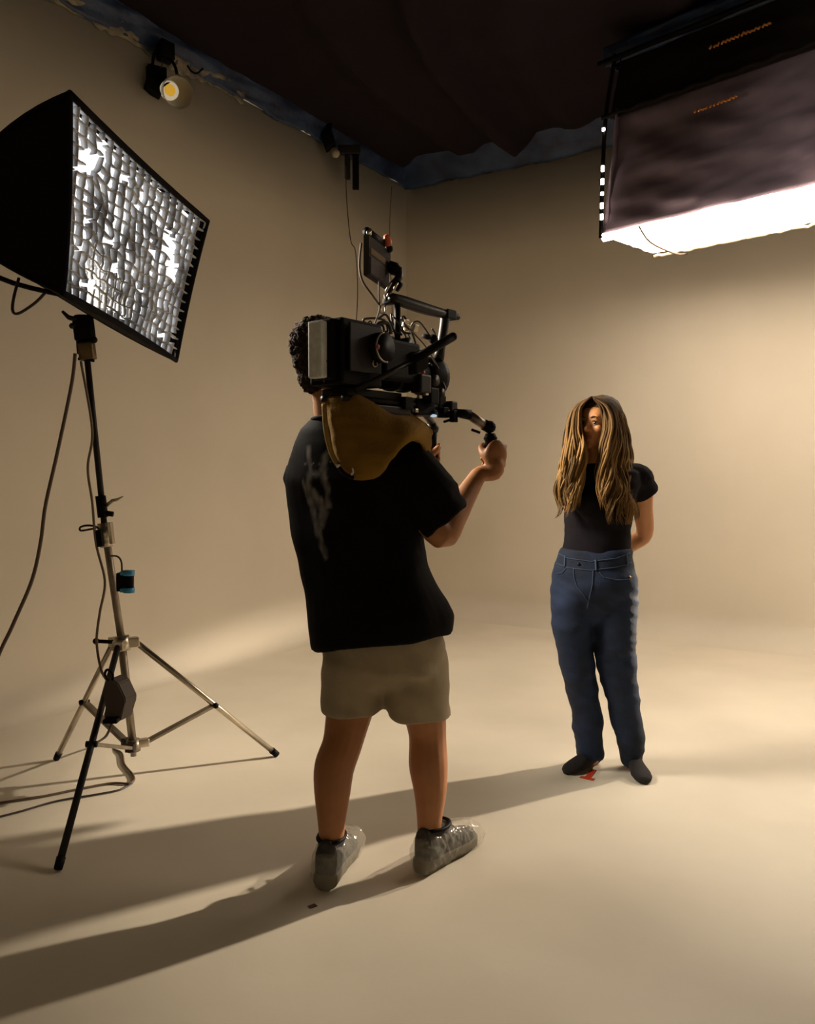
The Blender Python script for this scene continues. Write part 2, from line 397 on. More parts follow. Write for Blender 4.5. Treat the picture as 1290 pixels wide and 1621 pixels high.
# ------------------------------------------------------------------ left softbox with fabric grid
def left_box():
    A = at(105, 147, 2.97); B = at(325, 350, 4.05); C_ = at(275, 570, 4.0); D_ = at(95, 463, 3.0)
    cen = (A + B + C_ + D_) / 4
    nrm = (C_ - A).cross(B - D_).normalized()
    if nrm.x < 0: nrm = -nrm
    apex = at(-60, 345, 3.30)
    root = empty('grid_softbox', cen - nrm * .3 - V((0, 0, .35)), 'black softbox with white glowing fabric grid on the left stand', 'softbox')
    def Q(u, v, d=0): # u along A->B, v down
        p = (A * (1 - u) + B * u) * (1 - v) + (D_ * (1 - u) + C_ * u) * v
        # edges pulled slightly inwards between the corners like stretched cloth
        pin = .03
        p += (cen - p) * pin * (4 * u * (1 - u) * (abs(2 * v - 1) ** 4) + 4 * v * (1 - v) * (abs(2 * u - 1) ** 4))
        return p + nrm * d
    # shell
    bm = BM(); n = 12
    rim = [Q(i / n, 0, .01) for i in range(n)] + [Q(1, i / n, .01) for i in range(n)] + [Q(1 - i / n, 1, .01) for i in range(n)] + [Q(0, 1 - i / n, .01) for i in range(n)]
    rows = []
    for k in range(11):
        t = k / 10; rr = []
        s = 1 - t * .80
        for i, p in enumerate(rim):
            base = apex + (p - cen) * .20
            q = p * (1 - t) + base * t
            q += (q - (cen * (1 - t) + apex * t)) * .05 * math.sin(math.pi * t) * (1 + .05 * noise.noise(p * 4))
            rr.append(bm.verts.new(q))
        rows.append(rr)
    m_ = len(rim)
    for a, b in zip(rows, rows[1:]):
        for i in range(m_): bm.faces.new((a[i], a[(i + 1) % m_], b[(i + 1) % m_], b[i]))
    bm.faces.new(rows[-1])
    shell = mat('softbox_shell', (.005, .004, .005), .85, bump=.2, bscale=12, spec=.12)
    o = obj('shell', bm, shell, root); o['label'] = 'black fabric shell'; md = o.modifiers.new('t', 'SOLIDIFY'); md.thickness = .008; md.offset = 1
    # ribs
    for i in (0, n, 2 * n, 3 * n):
        P_ = [];
        for k in range(11):
            t = k / 10; p = rim[i]; base = apex + (p - cen) * .20; q = p * (1 - t) + base * t
            q += (q - (cen * (1 - t) + apex * t)) * .07 * math.sin(math.pi * t); P_.append(q)
        bm = BM(); tube(bm, P_, .008, 8); obj('rib', bm, M['black'], root)
    # rim piping
    bm = BM(); tube(bm, rim + [rim[0]], .013, 8); obj('rim', bm, shell, root)
    bm = BM()
    for a, b in (((0, 0), (1, 0)), ((1, 0), (1, 1)), ((1, 1), (0, 1)), ((0, 1), (0, 0))):
        pass
    # diffuser
    bm = BM(); G = [[bm.verts.new(Q(.008 + .984 * i / 20, .008 + .984 * j / 14, -.026 + .006 * noise.noise(V((i * .5, j * .5, 0))))) for j in range(15)] for i in range(21)]
    for i in range(20):
        for j in range(14): bm.faces.new((G[i][j], G[i + 1][j], G[i + 1][j + 1], G[i][j + 1]))
    o = obj('diffuser', bm, mat('softbox_diffuser', (.8, .8, .8), .6, emit=(.95, .97, 1), estr=.9), root); o['label'] = 'glowing diffuser sheet'
    # fabric grid: crossing strips, loosely hung so that cells are uneven
    bm = BM(); nu, nv = 19, 15; dep = .026
    def wob(u, v, k):
        e = min(1, 7 * min(u, 1 - u, v, 1 - v))
        return (.022 * noise.noise(V((u * 9, v * 9, k))) + .018 * noise.noise(V((u * 26, v * 26, k + 7)))) * e
    def gp(u, v, d):
        uu = u + wob(u, v, 1 + d * 12); vv = v + wob(u, v, 5 + d * 12)
        return Q(uu, vv, d - .018 + .010 * noise.noise(V((u * 7, v * 7, 3))))
    res = 3
    def strip(f, cnt):
        a = [f(k / (cnt * res)) for k in range(cnt * res + 1)]
        rowf = [[bm.verts.new(gp(u, v, d)) for d in (0, dep)] for u, v in a]
        for k, (p, q) in enumerate(zip(rowf, rowf[1:])):
            u, v = a[k]
            if 0 < k < len(rowf) - 3 and (noise.noise(V((u * 3.3 + 4, v * 3.3, 2))) > .52 or noise.noise(V((u * 12, v * 12, 8))) > .42): continue
            bm.faces.new((p[0], q[0], q[1], p[1]))
    for i in range(nu + 1): strip(lambda t, i=i: (.004 + .992 * i / nu, .010 + .98 * t), nv)
    for j in range(nv + 1): strip(lambda t, j=j: (.004 + .992 * t, .010 + .98 * j / nv), nu)
    gm = mat('grid_fabric', (.60, .60, .60), .8, col2=(.20, .20, .205), vscale=6, spec=.1)
    gm.node_tree.nodes['Principled BSDF'].inputs['Transmission Weight'].default_value = 0
    o = obj('fabric_grid', bm, gm, root); o['label'] = 'crumpled grey fabric egg crate grid'
    md = o.modifiers.new('t', 'SOLIDIFY'); md.thickness = .0045
    # lamp head behind
    x, y, z = basis(nrm, V((0, 0, 1)))
    bm = BM(); cyl(bm, apex + nrm * .05, apex - nrm * .16, .11, .10, 24); cyl(bm, apex - nrm * .16, apex - nrm * .34, .075, .07, 20)
    obj('lamp_head', bm, M['black'], root)
    bm = BM(); tube(bm, [apex - nrm * .02 + V((0, -.13, .02)), apex + V((.02, -.10, -.10)), apex + V((.12, .03, -.22)), V((-1.37, 3.49, 2.03))], .010, 8, k=5); obj('yoke', bm, M['black'], root)
    # small toggle on the top rear
    bm = BM(); sphere(bm, at(22, 243, 3.15), .014, 2); cyl(bm, at(22, 243, 3.15), at(35, 250, 3.15), .008); obj('toggle', bm, M['black'], root)
    # loose hoop of cable hung under the shell
    bm = BM(); tube(bm, [at(30, 440, 3.2), at(22, 470, 3.18), at(20, 492, 3.17), at(30, 496, 3.17), at(55, 480, 3.16), at(72, 463, 3.15)], .0055, 6, k=5)
    tag(obj('cord', bm, M['cable_black']), 'thin black cord looping below the back of the softbox', 'cord')
left_box()

# ------------------------------------------------------------------ light stand
def stand():
    F1 = onfloor(93, 1378); F2 = onfloor(437, 1198); F3 = onfloor(90, 1204)
    base = at(211, 1178, 3.46); coll = at(193, 1018, 3.47); mid = at(165, 830, 3.48); top = at(133, 520, 3.49)
    root = empty('light_stand', V((base.x, base.y, 0)), 'tall steel tripod light stand carrying the softbox at left', 'stand')
    bm = BM(); cyl(bm, base - V((0, 0, .02)), coll + (mid - coll) * .05, .0165, n=20); cyl(bm, base, base - V((0, 0, .05)), .012); obj('lower_column', bm, M['steel_dull'], root)
    bm = BM(); cyl(bm, coll, mid, .0155, n=20); obj('middle_column', bm, M['steel_dull'], root)
    bm = BM(); cyl(bm, mid, top, .0125, n=20); obj('upper_column', bm, M['dark'], root)
    ax = (top - base).normalized(); X, Y_, Z_ = basis(ax, V((0, 1, 0)))
    if X.x < 0: X = -X
    # legs with braces
    for k, (F, nm) in enumerate(((F1, M['dark']), (F2, M['steel']), (F3, M['steel']))):
        d = V((F.x - coll.x, F.y - coll.y, 0)).normalized(); s = V((-d.y, d.x, 0))
        tp = coll + d * .055; bt = F + V((0, 0, .014))
        bm = BM(); cyl(bm, tp, bt, .0125, n=16); o = obj('leg', bm, nm, root)
        if k == 0: o['label'] = 'dark leg nearest the camera'
        bm = BM(); cyl(bm, bt + (tp - bt).normalized() * .03, bt - (tp - bt).normalized() * .008, .0155, .014); obj('rubber_foot', bm, M['black'], o)
        midp = tp * .46 + bt * .54 if k == 1 else tp * .5 + bt * .5
        bs = base + d * .05
        bm = BM(); sd = (midp - bs).normalized(); xx, yy, _ = basis(sd, V((0, 0, 1)))
        box(bm, (bs + midp) / 2, sd * ((midp - bs).length / 2), xx * .016, yy * .007, .003); o = obj('brace', bm, M['steel_dull'], root)
        bm = BM(); cyl(bm, midp - s * .02, midp + s * .02, .012); obj('pivot', bm, M['black'], o)
        bm = BM(); box(bm, coll + d * .035, d * .032, s * .022, V((0, 0, .02)), .004); obj('leg_hinge', bm, M['steel'], root)
        bm = BM(); box(bm, base + d * .035, d * .028, s * .018, V((0, 0, .016)), .004); obj('brace_hinge', bm, M['steel'] if k == 1 else M['dark'], root)
    bm = BM(); cyl(bm, coll - ax * .03, coll + ax * .03, .032, n=24); obj('leg_collar', bm, M['steel'], root)
    bm = BM(); cyl(bm, base - ax * .03, base + ax * .02, .027, n=24); obj('brace_collar', bm, M['steel_dull'], root)
    bm = BM(); cyl(bm, coll + X * .02, coll + X * .0 - V((.10, .02, -.012)), .008); sphere(bm, coll - V((.10, .02, -.012)), .014); obj('lock_knob', bm, M['black'], root)
    # sliding collars with levers
    c1 = at(166, 845, 3.48)
    bm = BM(); cyl(bm, c1 - ax * .055, c1 + ax * .045, .026, n=24); box(bm, c1 + X * .022, X * .012, Y_ * .016, ax * .045, .003); obj('clamp_collar', bm, M['steel'], root)
    bm = BM(); tube(bm, [c1 - X * .02 + ax * .02, at(150, 833, 3.44), at(136, 832, 3.43), at(127, 835, 3.42), at(128, 840, 3.42), at(142, 838, 3.43), at(152, 836, 3.44)], .0045, 6, k=4); obj('wing_lever', bm, M['dark'], root)
    bm = BM(); box(bm, at(158, 852, 3.44), X * .012, Y_ * .014, ax * .035, .004); obj('clamp_block', bm, M['black'], root)
    c2 = at(161, 802, 3.48)
    bm = BM(); cyl(bm, c2 - ax * .045, c2 + ax * .045, .021, n=24); obj('clamp_collar', bm, M['black'], root)
    bm = BM(); cyl(bm, c2 + X * .015, at(180, 792, 3.46), .008); tube(bm, [at(176, 793, 3.46), at(186, 791, 3.46), at(195, 786, 3.46)], [.007, .006, .003], 8); obj('wing_lever', bm, M['steel'], root)
    bm = BM(); cyl(bm, at(167, 812, 3.45), at(179, 814, 3.45), .011); obj('lock_knob', bm, M['black'], root)
    # head: socket, brass sleeve, lever
    bm = BM(); cyl(bm, at(134, 560, 3.49), at(131, 500, 3.49), .030, .034, 20); box(bm, at(133, 520, 3.47), X * .036, Y_ * .03, ax * .05, .008); obj('head_socket', bm, M['black'], root)
    bm = BM(); box(bm, at(138, 556, 3.46), X * .030, Y_ * .022, ax * .034, .005); obj('head_sleeve', bm, mat('bronze_sleeve', (.14, .09, .04), .4, metal=.6), root)
    bm = BM(); cyl(bm, at(124, 568, 3.46), at(149, 571, 3.46), .006); obj('head_pin', bm, M['black'], root)
    bm = BM(); tube(bm, [at(122, 505, 3.45), at(110, 503, 3.43), at(104, 498, 3.42), at(99, 493, 3.42)], [.010, .010, .008, .006], 8, k=3); sphere(bm, at(114, 516, 3.43), .012); cyl(bm, at(114, 516, 3.43), at(124, 512, 3.45), .007); obj('tilt_lever', bm, M['dark'], root)
    bm = BM(); sphere(bm, at(149, 538, 3.44), .014, 2); cyl(bm, at(149, 538, 3.44), at(140, 538, 3.46), .007); obj('lock_knob', bm, M['black'], root)
    # ballast block hung on the near leg
    bk = empty('power_block', at(178, 1110, 3.05), 'dark brown box hung on the near leg of the light stand', 'power supply')
    c = at(179, 1106, 3.12); bm = BM(); a = (at(190, 1140, 3.1) - at(170, 1075, 3.14)).normalized(); b = V((.35, -.9, 0)).cross(a).normalized(); cc = a.cross(b).normalized()
    pr = [at(x, y, 3.12) for x, y in ((168, 1078), (175, 1074), (187, 1082), (199, 1108), (197, 1116), (190, 1142), (168, 1142), (163, 1133), (169, 1120), (162, 1100))]
    dv = V((.02, .075, 0)); f0 = [bm.verts.new(p) for p in pr]; f1 = [bm.verts.new(p + dv) for p in pr]
    bm.faces.new(f0); bm.faces.new(f1[::-1])
    for i in range(len(pr)): bm.faces.new((f0[i], f0[(i + 1) % len(pr)], f1[(i + 1) % len(pr)], f1[i]))
    bmesh.ops.bevel(bm, geom=bm.edges[:], offset=.004, segments=2, affect='EDGES')
    obj('case', bm, mat('brown_case', (.065, .045, .035), .6, bump=.1), bk, smooth=False)
    bm = BM(); box(bm, at(178, 1139, 3.11), V((.026, 0, 0)), V((0, .03, 0)), V((0, 0, .008)), .003); obj('end_cap', bm, M['black'], bk)
    bm = BM(); tube(bm, [at(172, 1078, 3.13), at(166, 1068, 3.1), at(170, 1060, 3.09), at(178, 1066, 3.1), at(178, 1078, 3.13)], .005, 6, k=4); obj('strap', bm, M['black'], bk)
    # blue and black receiver hanging at the column
    bl = empty('blue_connector', at(199, 920, 3.4), 'black and bright blue plug box hanging on the stand column', 'connector')
    bm = BM(); box(bm, at(193, 921, 3.42), V((.018, 0, 0)), V((0, .02, 0)), V((0, 0, .038)), .005); obj('housing', bm, M['black'], bl)
    bm = BM(); cyl(bm, at(204, 934, 3.41), at(204, 909, 3.41), .020); obj('barrel', bm, M['black'], bl)
    for yy in (907, 934):
        bm = BM(); cyl(bm, at(204, yy + 4, 3.41), at(204, yy - 4, 3.41), .0235, n=20); box(bm, at(198, yy, 3.41), V((.016, 0, 0)), V((0, .018, 0)), V((0, 0, .008)), .003); obj('blue_cap', bm, M['blue'], bl)
    bm = BM(); tube(bm, [at(176, 880, 3.44), at(186, 881, 3.42), at(192, 889, 3.41), at(193, 905, 3.42)], .004, 6, k=5); obj('short_lead', bm, M['cable'], bl)
    # cables
    def cable(P_, r, m, label):
        bm = BM(); tube(bm, P_, r, 8, k=8); tag(obj('cable', bm, m), label, 'cable')
    cable([at(119, 560, 3.42), at(113, 610, 3.4), at(90, 720, 3.35), at(72, 800, 3.3), at(64, 860, 3.28), at(50, 920, 3.25), at(20, 990, 3.2), at(-10, 1060, 3.15), at(-40, 1200, 3.0)], .0075, M['cable'], 'brown power cable hanging in a long curve left of the stand')
    cable([at(128, 572, 3.46), at(146, 680, 3.44), at(139, 740, 3.43), at(146, 795, 3.43), at(152, 860, 3.43), at(166, 920, 3.43), at(158, 970, 3.42), at(153, 1015, 3.42), at(160, 1060, 3.36), at(172, 1080, 3.2)], .0055, mat('tan_cable', (.17, .12, .07), .6), 'thin tan cable running down along the stand column to the power box')
    P_ = [at(178, 1142, 3.12), at(168, 1165, 3.2)] + [onfloor(x, y, .006) for x, y in ((152, 1180), (190, 1190), (197, 1210), (212, 1230), (205, 1240), (175, 1240), (120, 1250), (60, 1262), (-30, 1275))]
    cable(P_, .005, M['cable'], 'thin brown cable trailing on the floor under the stand')
    cable([onfloor(x, y, .006) for x, y in ((209, 1240), (190, 1250), (150, 1258), (90, 1268), (30, 1285), (-30, 1300))], .004, M['cable_black'], 'thin black cord curling on the floor at lower left of the stand')
stand()

# ------------------------------------------------------------------ wall lamp near the ceiling
def spot():
    Y = 5.35
    root = empty('ceiling_spot', at(262, 90, Y), 'small black clip-on lamp with a yellow LED face under the ceiling edge at upper left', 'lamp')
    fd = V((.55, -.80, -.25)).normalized(); c = at(268, 143, Y); x, y, z = basis(fd)
    bm = BM(); hd = at(246, 125, Y + .04); box(bm, hd, V((.05, .03, 0)), V((-.03, .05, 0)), V((0, 0, .062)), .01); box(bm, at(243, 138, Y), V((.045, .02, -.02)), V((-.02, .04, 0)), V((0.01, 0, .035)), .006); obj('housing', bm, M['black'], root)
    bm = BM(); cyl(bm, hd, c - fd * .02, .05, .055, 24); obj('neck', bm, M['black'], root)
    # clear dish reflector
    bm = BM(); R = []
    rc = at(276, 148, Y - .02)
    for k, (r, d) in enumerate(((.045, -.03), (.062, .0), (.078, .03), (.092, .07), (.095, .072))):
        R.append([bm.verts.new(c * .999 + (rc - c) * (k / 4) + fd * d + (x * math.cos(a) + y * math.sin(a)) * r) for a in [2 * math.pi * i / 32 for i in range(32)]])
    for a, b in zip(R, R[1:]):
        for i in range(32): bm.faces.new((a[i], a[(i + 1) % 32], b[(i + 1) % 32], b[i]))
    gm = mat('smoky_reflector', (.36, .29, .19), .25, alpha=.45)
    o = obj('reflector', bm, gm, root); o['label'] = 'smoky clear dish reflector'; md = o.modifiers.new('t', 'SOLIDIFY'); md.thickness = .004
    bm = BM(); cyl(bm, c - fd * .012, c + fd * .012, .058, .056, 32); o = obj('lens_ring', bm, mat('white_lens_ring', (.8, .74, .58), .4, emit=(1, .85, .6), estr=.28), root)
    bm = BM(); ell(bm, c + fd * .010, (x * .036, y * .036, fd * .010), 3); o = obj('led_chip', bm, mat('led_phosphor', (.75, .42, .03), .4, emit=(1, .55, .05), estr=.35), root); o['label'] = 'yellow LED disc'
    bm = BM(); tube(bm, [at(241, 112, Y), at(242, 96, Y), at(245, 84, Y), at(250, 81, Y), at(257, 86, Y), at(266, 92, Y), at(273, 98, Y), at(278, 108, Y), at(280, 117, Y)], .010, 8, k=4); obj('hook_bracket', bm, M['black'], root)
    bm = BM(); tube(bm, [at(258, 88, Y), at(257, 100, Y), at(254, 108, Y), at(250, 114, Y)], .003, 6, k=3); tube(bm, [at(240, 113, Y), at(236, 105, Y), at(231, 107, Y)], .004, 6, k=3); obj('lead', bm, M['cable_black'], root)
    bm = BM(); box(bm, at(262, 82, Y + .02), V((.03, .04, 0)), V((-.03, .04, 0)), V((0, 0, .05)), .006); obj('clamp', bm, M['black'], root)
    bm = BM(); tube(bm, [at(297, 104, 5.5), at(303, 113, 5.48), at(312, 116, 5.5), at(321, 108, 5.52)], .006, 6, k=4); tag(obj('hook', bm, M['black']), 'small black wire loop hanging at the ceiling edge right of the clip-on lamp', 'hook')
spot()
# hanging clamps and wires near the corner
def hang():
    Y = 6.9
    root = empty('ceiling_clamp', at(553, 230, Y), 'black grip clamp hanging from the ceiling edge near the corner', 'clamp')
    bm = BM(); box(bm, at(550, 258, Y), V((.022, 0, 0)), V((0, .02, 0)), V((0, 0, .13)), .006); obj('jaw', bm, M['dark'], root)
    bm = BM(); box(bm, at(563, 272, Y), V((.026, 0, 0)), V((0, .02, 0)), V((0, 0, .14)), .006); obj('handle', bm, M['black'], root)
    bm = BM(); box(bm, at(553, 238, Y), V((.09, 0, .0)), V((0, .03, 0)), V((0, 0, .035)), .008); obj('yoke', bm, M['dark'], root)
    bm = BM(); box(bm, at(520, 222, Y - .1), V((.04, 0, .03)), V((0, .04, 0)), V((-.02, 0, .06)), .01); cyl(bm, at(520, 222, Y - .1), at(522, 195, Y - .1), .02)
    tag(obj('ceiling_bracket', bm, M['black']), 'dark bracket on the ceiling edge left of the hanging clamp', 'bracket')
    bm = BM(); sphere(bm, at(531, 243, Y - .12), .035, 2); cyl(bm, at(531, 243, Y - .12), at(528, 238, Y - .1), .03); tag(obj('paper_ball', bm, mat('crumpled_tape', (.4, .34, .24), .7, bump=.5)), 'small pale wad of tape beside the hanging clamp', 'tape')
    bm = BM(); tube(bm, [at(547, 262, 6.88), at(549, 320, 6.88), at(555, 380, 6.9), at(563, 400, 6.9), at(566, 470, 6.95), at(560, 560, 6.95)], .0045, 6, k=5); tag(obj('wire', bm, M['cable']), 'thin brown wire hanging down the left wall near the corner', 'wire')
    bm = BM(); tube(bm, [at(620, 295, 7.3), at(617, 350, 7.3), at(618, 420, 7.3), at(622, 520, 7.3)], .0035, 6, k=5); tag(obj('wire', bm, M['cable']), 'second thin wire hanging in the wall corner', 'wire')
hang()

# ------------------------------------------------------------------ people
def head_parts(bm, c, f, up, s=1.0, fem=False):
    """sculpted head: c centre of the skull, f facing, up; s = head height / .23"""
    f = f.normalized(); r = f.cross(up).normalized(); u = r.cross(f).normalized()
    def P(x, y, z): return c + (r * x + f * y + u * z) * s
    def E(p, a, b, d, k=3): ell(bm, P(*p), (r * a * s, f * b * s, u * d * s), k)
    j = .92 if fem else 1
    E((0, -.012, .028), .074, .095, .083)          # skull
    E((0, .038, .022), .064, .055, .066)            # forehead / front
    E((0, .038, -.030), .056 * j, .052, .062)       # mid face
    E((0, .045, -.072), .040 * j, .042, .040)       # jaw
    E((0, .070, -.095), .022 * j, .020, .017)       # chin
    for sx in (-1, 1):
        E((sx * .036, .066, -.022), .020, .018, .018)      # cheek bone
        E((sx * .040 * j, .022, -.065), .022, .040, .030)  # jaw corner
        E((sx * .026, .083, .021), .019, .009, .006)       # brow
        E((sx * .028, .078, .004), .013, .009, .007)       # upper lid
        E((sx * .0095, .098, -.030), .008, .009, .007)     # nostril wing
        E((sx * .074, -.008, -.012), .007, .018, .030)     # ear
        E((sx * .077, -.012, .006), .006, .014, .013)
    limb(bm, [(P(0, .088, .014), .0065 * s), (P(0, .098, -.010), .0075 * s), (P(0, .110, -.028), .0095 * s)])
    E((0, .103, -.034), .009, .010, .007)
    E((0, .084, -.060), .020, .010, .0050)      # upper lip
    E((0, .083, -.069), .017, .010, .0055)      # lower lip
    return P, r, f, u
def hand_grip(bm, Hc, a, b, c, hr, wrist, s=1.0):
    """hand closed on a handle: Hc handle centre, a up, b handle->palm, c fingers' way round"""
    a, b, c = a.normalized(), b.normalized(), c.normalized()
    fr = .0092 * s
    def arc(h, R, p): p = math.radians(p); return Hc + a * h + (b * math.cos(p) + c * math.sin(p)) * R
    R = hr + fr
    ell(bm, Hc + b * (hr + .017) + a * .002, (a * .046 * s, b * .017 * s, c * .036 * s), 3)
    for i, (h, L) in enumerate(((.033, 215), (.012, 235), (-.009, 230), (-.029, 205))):
        pts = [(arc(h, R + .010, 15), fr * 1.15), (arc(h, R + .006, 55), fr * 1.15), (arc(h, R + .002, 95), fr * 1.0), (arc(h, R, 140), fr * .98), (arc(h, R, 180), fr * .92), (arc(h, R, L), fr * .82)]
        limb(bm, pts)
        sphere(bm, arc(h, R + .012, 48), fr * 1.25)
    limb(bm, [(arc(-.018, R + .012, -25), .016 * s), (arc(.006, R + .010, -60), .0135 * s), (arc(.028, R + .004, -105), .011 * s), (arc(.038, R + .001, -150), .0098 * s)])
    limb(bm, [(Hc + b * (hr + .018) - a * .030, .026 * s), (Hc + b * (hr + .02) * .9 - a * .055, .024 * s), (wrist, .024 * s)])
def foot_rings(heel, d, L, wd, hgt, prof=None):
    """rings along a foot from heel to toe, sole on the floor"""
    s = V((-d.y, d.x, 0)); out = []
    for t, k, h in prof or ((0, .25, .25), (.03, .55, .6), (.12, .72, .95), (.3, .70, 1.0), (.5, .80, .78), (.7, 1.0, .58), (.85, .92, .46), (.95, .65, .36), (1.0, .25, .2)):
        c = heel + d * (L * t); hh = hgt * h / 2
        out.append((V((c.x, c.y, hh)), s * (wd / 2 * k), V((0, 0, hh))))
    return out

skin_m = mat('skin_man', (.36, .145, .050), .55, var=.08, vscale=14, bump=.05, bscale=120, sss=.08)
skin_w = mat('skin_woman', (.60, .26, .10), .48, var=.05, vscale=14, sss=.08)

def man():
    root = empty('person', V((-.1, 2.72, 0)), 'person seen from behind in black t-shirt and khaki shorts shouldering a film camera', 'person')
    F = V((.574, .819, 0)); Rr = V((.819, -.574, 0)); up = V((0, 0, 1))
    # ---- body
    bm = BM()
    LK = [(566, 1050, 2.80, .095), (556, 1110, 2.78, .083), (548, 1150, 2.75, .072), (541, 1180, 2.72, .066), (529, 1215, 2.69, .066), (526, 1255, 2.67, .059), (525, 1295, 2.65, .047), (525, 1335, 2.665, .039), (526, 1352, 2.668, .036)]
    RK = [(648, 1050, 2.74, .097), (665, 1100, 2.76, .080), (674, 1140, 2.77, .069), (677, 1170, 2.77, .063), (678, 1210, 2.755, .066), (681, 1250, 2.745, .056), (680, 1290, 2.74, .044), (679, 1325, 2.735, .038), (680, 1345, 2.735, .036)]
    for K in (LK, RK):
        limb(bm, [(at(x, y, Y), r) for x, y, Y, r in K])
    # knees bulge forward a little
    sphere(bm, at(543, 1165, 2.76), .058); sphere(bm, at(676, 1155, 2.80), .057)
    tor = [((603, 1030), 2.77, .17, .12), ((600, 980), 2.77, .175, .125), ((590, 920), 2.78, .165, .12), ((572, 850), 2.79, .17, .12), ((560, 790), 2.80, .185, .12), ((548, 745), 2.80, .175, .11), ((530, 712), 2.80, .12, .085), ((515, 688), 2.80, .07, .065)]
    loft(bm, [(at(x, y, Y), Rr * a, F * b) for (x, y), Y, a, b in tor])
    limb(bm, [(at(526, 705, 2.80), .060), (at(522, 660, 2.80), .053), (at(518, 620, 2.80), .052)])
    hc = at(513, 566, 2.82)
    P, r_, f_, u_ = head_parts(bm, hc, V((.62, .78, -.02)), up, 1.03)
    # right arm
    rs, re, rw = at(628, 745, 2.66), at(699, 847, 2.66), at(757, 752, 2.83)
    limb(bm, [(at(600, 735, 2.70), .07), (rs, .068), (rs.lerp(re, .5), .056), (re, .046), (re.lerp(rw, .28), .047), (re.lerp(rw, .65), .037), (rw, .028)])
    gr = at(777, 722, 2.87)
    hand_grip(bm, gr, V((.05, 0, 1)), V((.35, -.93, 0)), V((.93, .35, 0)), .019, rw.lerp(gr, .25) + V((0, 0, -.01)), 1.18)
    # left arm, reaching forward to the second grip
    ls, le, lw = at(487, 755, 2.95), at(545, 830, 3.18), at(662, 752, 3.13)
    limb(bm, [(at(510, 745, 2.88), .06), (ls, .066), (ls.lerp(le, .5), .054), (le, .045), (le.lerp(lw, .3), .045), (le.lerp(lw, .7), .036), (lw, .028)])
    gl = at(683, 722, 3.12)
    hand_grip(bm, gl, V((0, 0, 1)), V((-.85, -.5, 0)), V((-.5, .85, 0)), .017, lw.lerp(gl, .2), 1.1)
    me = remesh(bm, .0058, 3, .5); body = link('body', me, skin_m, root)
    # eyes, hidden from here but there
    for sx in (-1, 1):
        bm = BM(); sphere(bm, P(sx * .028, .077, .004), .0125, 2); obj('eye', bm, mat('eye_white', (.7, .65, .6), .2), root)
    # ---- hair: short dark curls
    bm = BM()
    ell(bm, P(0, -.022, .045), (r_ * .083, f_ * .100, u_ * .080), 4)
    ell(bm, P(0, -.050, .005), (r_ * .074, f_ * .068, u_ * .085), 4)
    ell(bm, P(0, -.045, -.060), (r_ * .058, f_ * .050, u_ * .065), 4)
    random.seed(3)
    for k in range(620):
        th = random.uniform(0, 2 * math.pi); z = random.uniform(-.55, 1); rr = math.sqrt(max(0, 1 - z * z))
        x, y = rr * math.cos(th), rr * math.sin(th)
        if y > .35 and z < .45: continue
        if z < -.1 and y > -.1: continue
        p = P(x * .082, -.020 + y * .100, .040 + z * .083)
        sphere(bm, p, random.uniform(.005, .012), 1)
    me = remesh(bm, .0042, 1, .4); 
    me.update(); displace(me, lambda p, n: .006 * noise.noise(p * 70) + .005 * noise.noise(p * 190))
    link('hair', me, mat('dark_brown_hair', (.035, .020, .010), .8, var=.5, vscale=60, bump=.8, bscale=220, spec=.08), root)
    # ---- t-shirt
    bm = BM(); tilt = V((0, 0, .045))
    tor = [((602, 1014), 2.77, .252, .168, 1.0), ((600, 985), 2.77, .256, .172, .9), ((588, 940), 2.77, .244, .162, .6), ((574, 895), 2.78, .230, .150, .3), ((566, 850), 2.78, .230, .148, .1), ((558, 800), 2.79, .238, .150, 0), ((550, 760), 2.79, .236, .145, 0), ((542, 730), 2.80, .205, .128, 0), ((530, 704), 2.80, .150, .105, 0), ((522, 683), 2.80, .098, .085, -.2), ((525, 667), 2.80, .066, .068, -.2)]
    loft(bm, [(at(x, y, Y), Rr * a + tilt * t, F * b) for (x, y), Y, a, b, t in tor], 36, 2.3)
    limb(bm, [(at(596, 738, 2.72), .095), (at(645, 748, 2.67), .097), (at(684, 786, 2.655), .095)])
    a, b = at(655, 762, 2.66), at(708, 826, 2.655); ax = (b - a).normalized(); X, Y_, _ = basis(ax)
    loft(bm, [(a - ax * .05, X * .085, Y_ * .085), (a, X * .094, Y_ * .092), (b - ax * .02, X * .090, Y_ * .088), (b, X * .088, Y_ * .084)], 24)
    limb(bm, [(at(515, 748, 2.88), .09), (at(486, 757, 2.95), .085)])
    a, b = at(487, 765, 2.95), at(532, 822, 3.13); ax = (b - a).normalized(); X, Y_, _ = basis(ax)
    loft(bm, [(a - ax * .02, X * .08, Y_ * .08), (b, X * .082, Y_ * .08)], 24)
    me = remesh(bm, .008, 3, .6)
    def sh(p, n):
        d = .010 * fold(p, (4, 4, 5), 3) + .006 * fold(p, (11, 11, 7), 9) + .012 * noise.noise(V(((p.x - p.z * .5) * 5, p.y * 3, (p.z + p.x) * 4)))
        # folds fanning from the right armpit and along the waist
        k = noise.noise(V(((p.x + p.z) * 13, (p.y - p.z * .3) * 6, 1)))
        d += .009 * k * max(0, 1 - abs(p.z - 1.15) / .3)
        d += .007 * noise.noise(V(((p.z - p.x * .5) * 15, p.y * 3, 7))) * max(0, 1 - abs(p.z - .87) / .12)
        return d
    displace(me, sh)
    # back print: pale smoky wing shapes, drawn in the shirt's own back plane
    def bp(px, py):
        q = at(px, py, 2.66); return q.dot(Rr), q.z
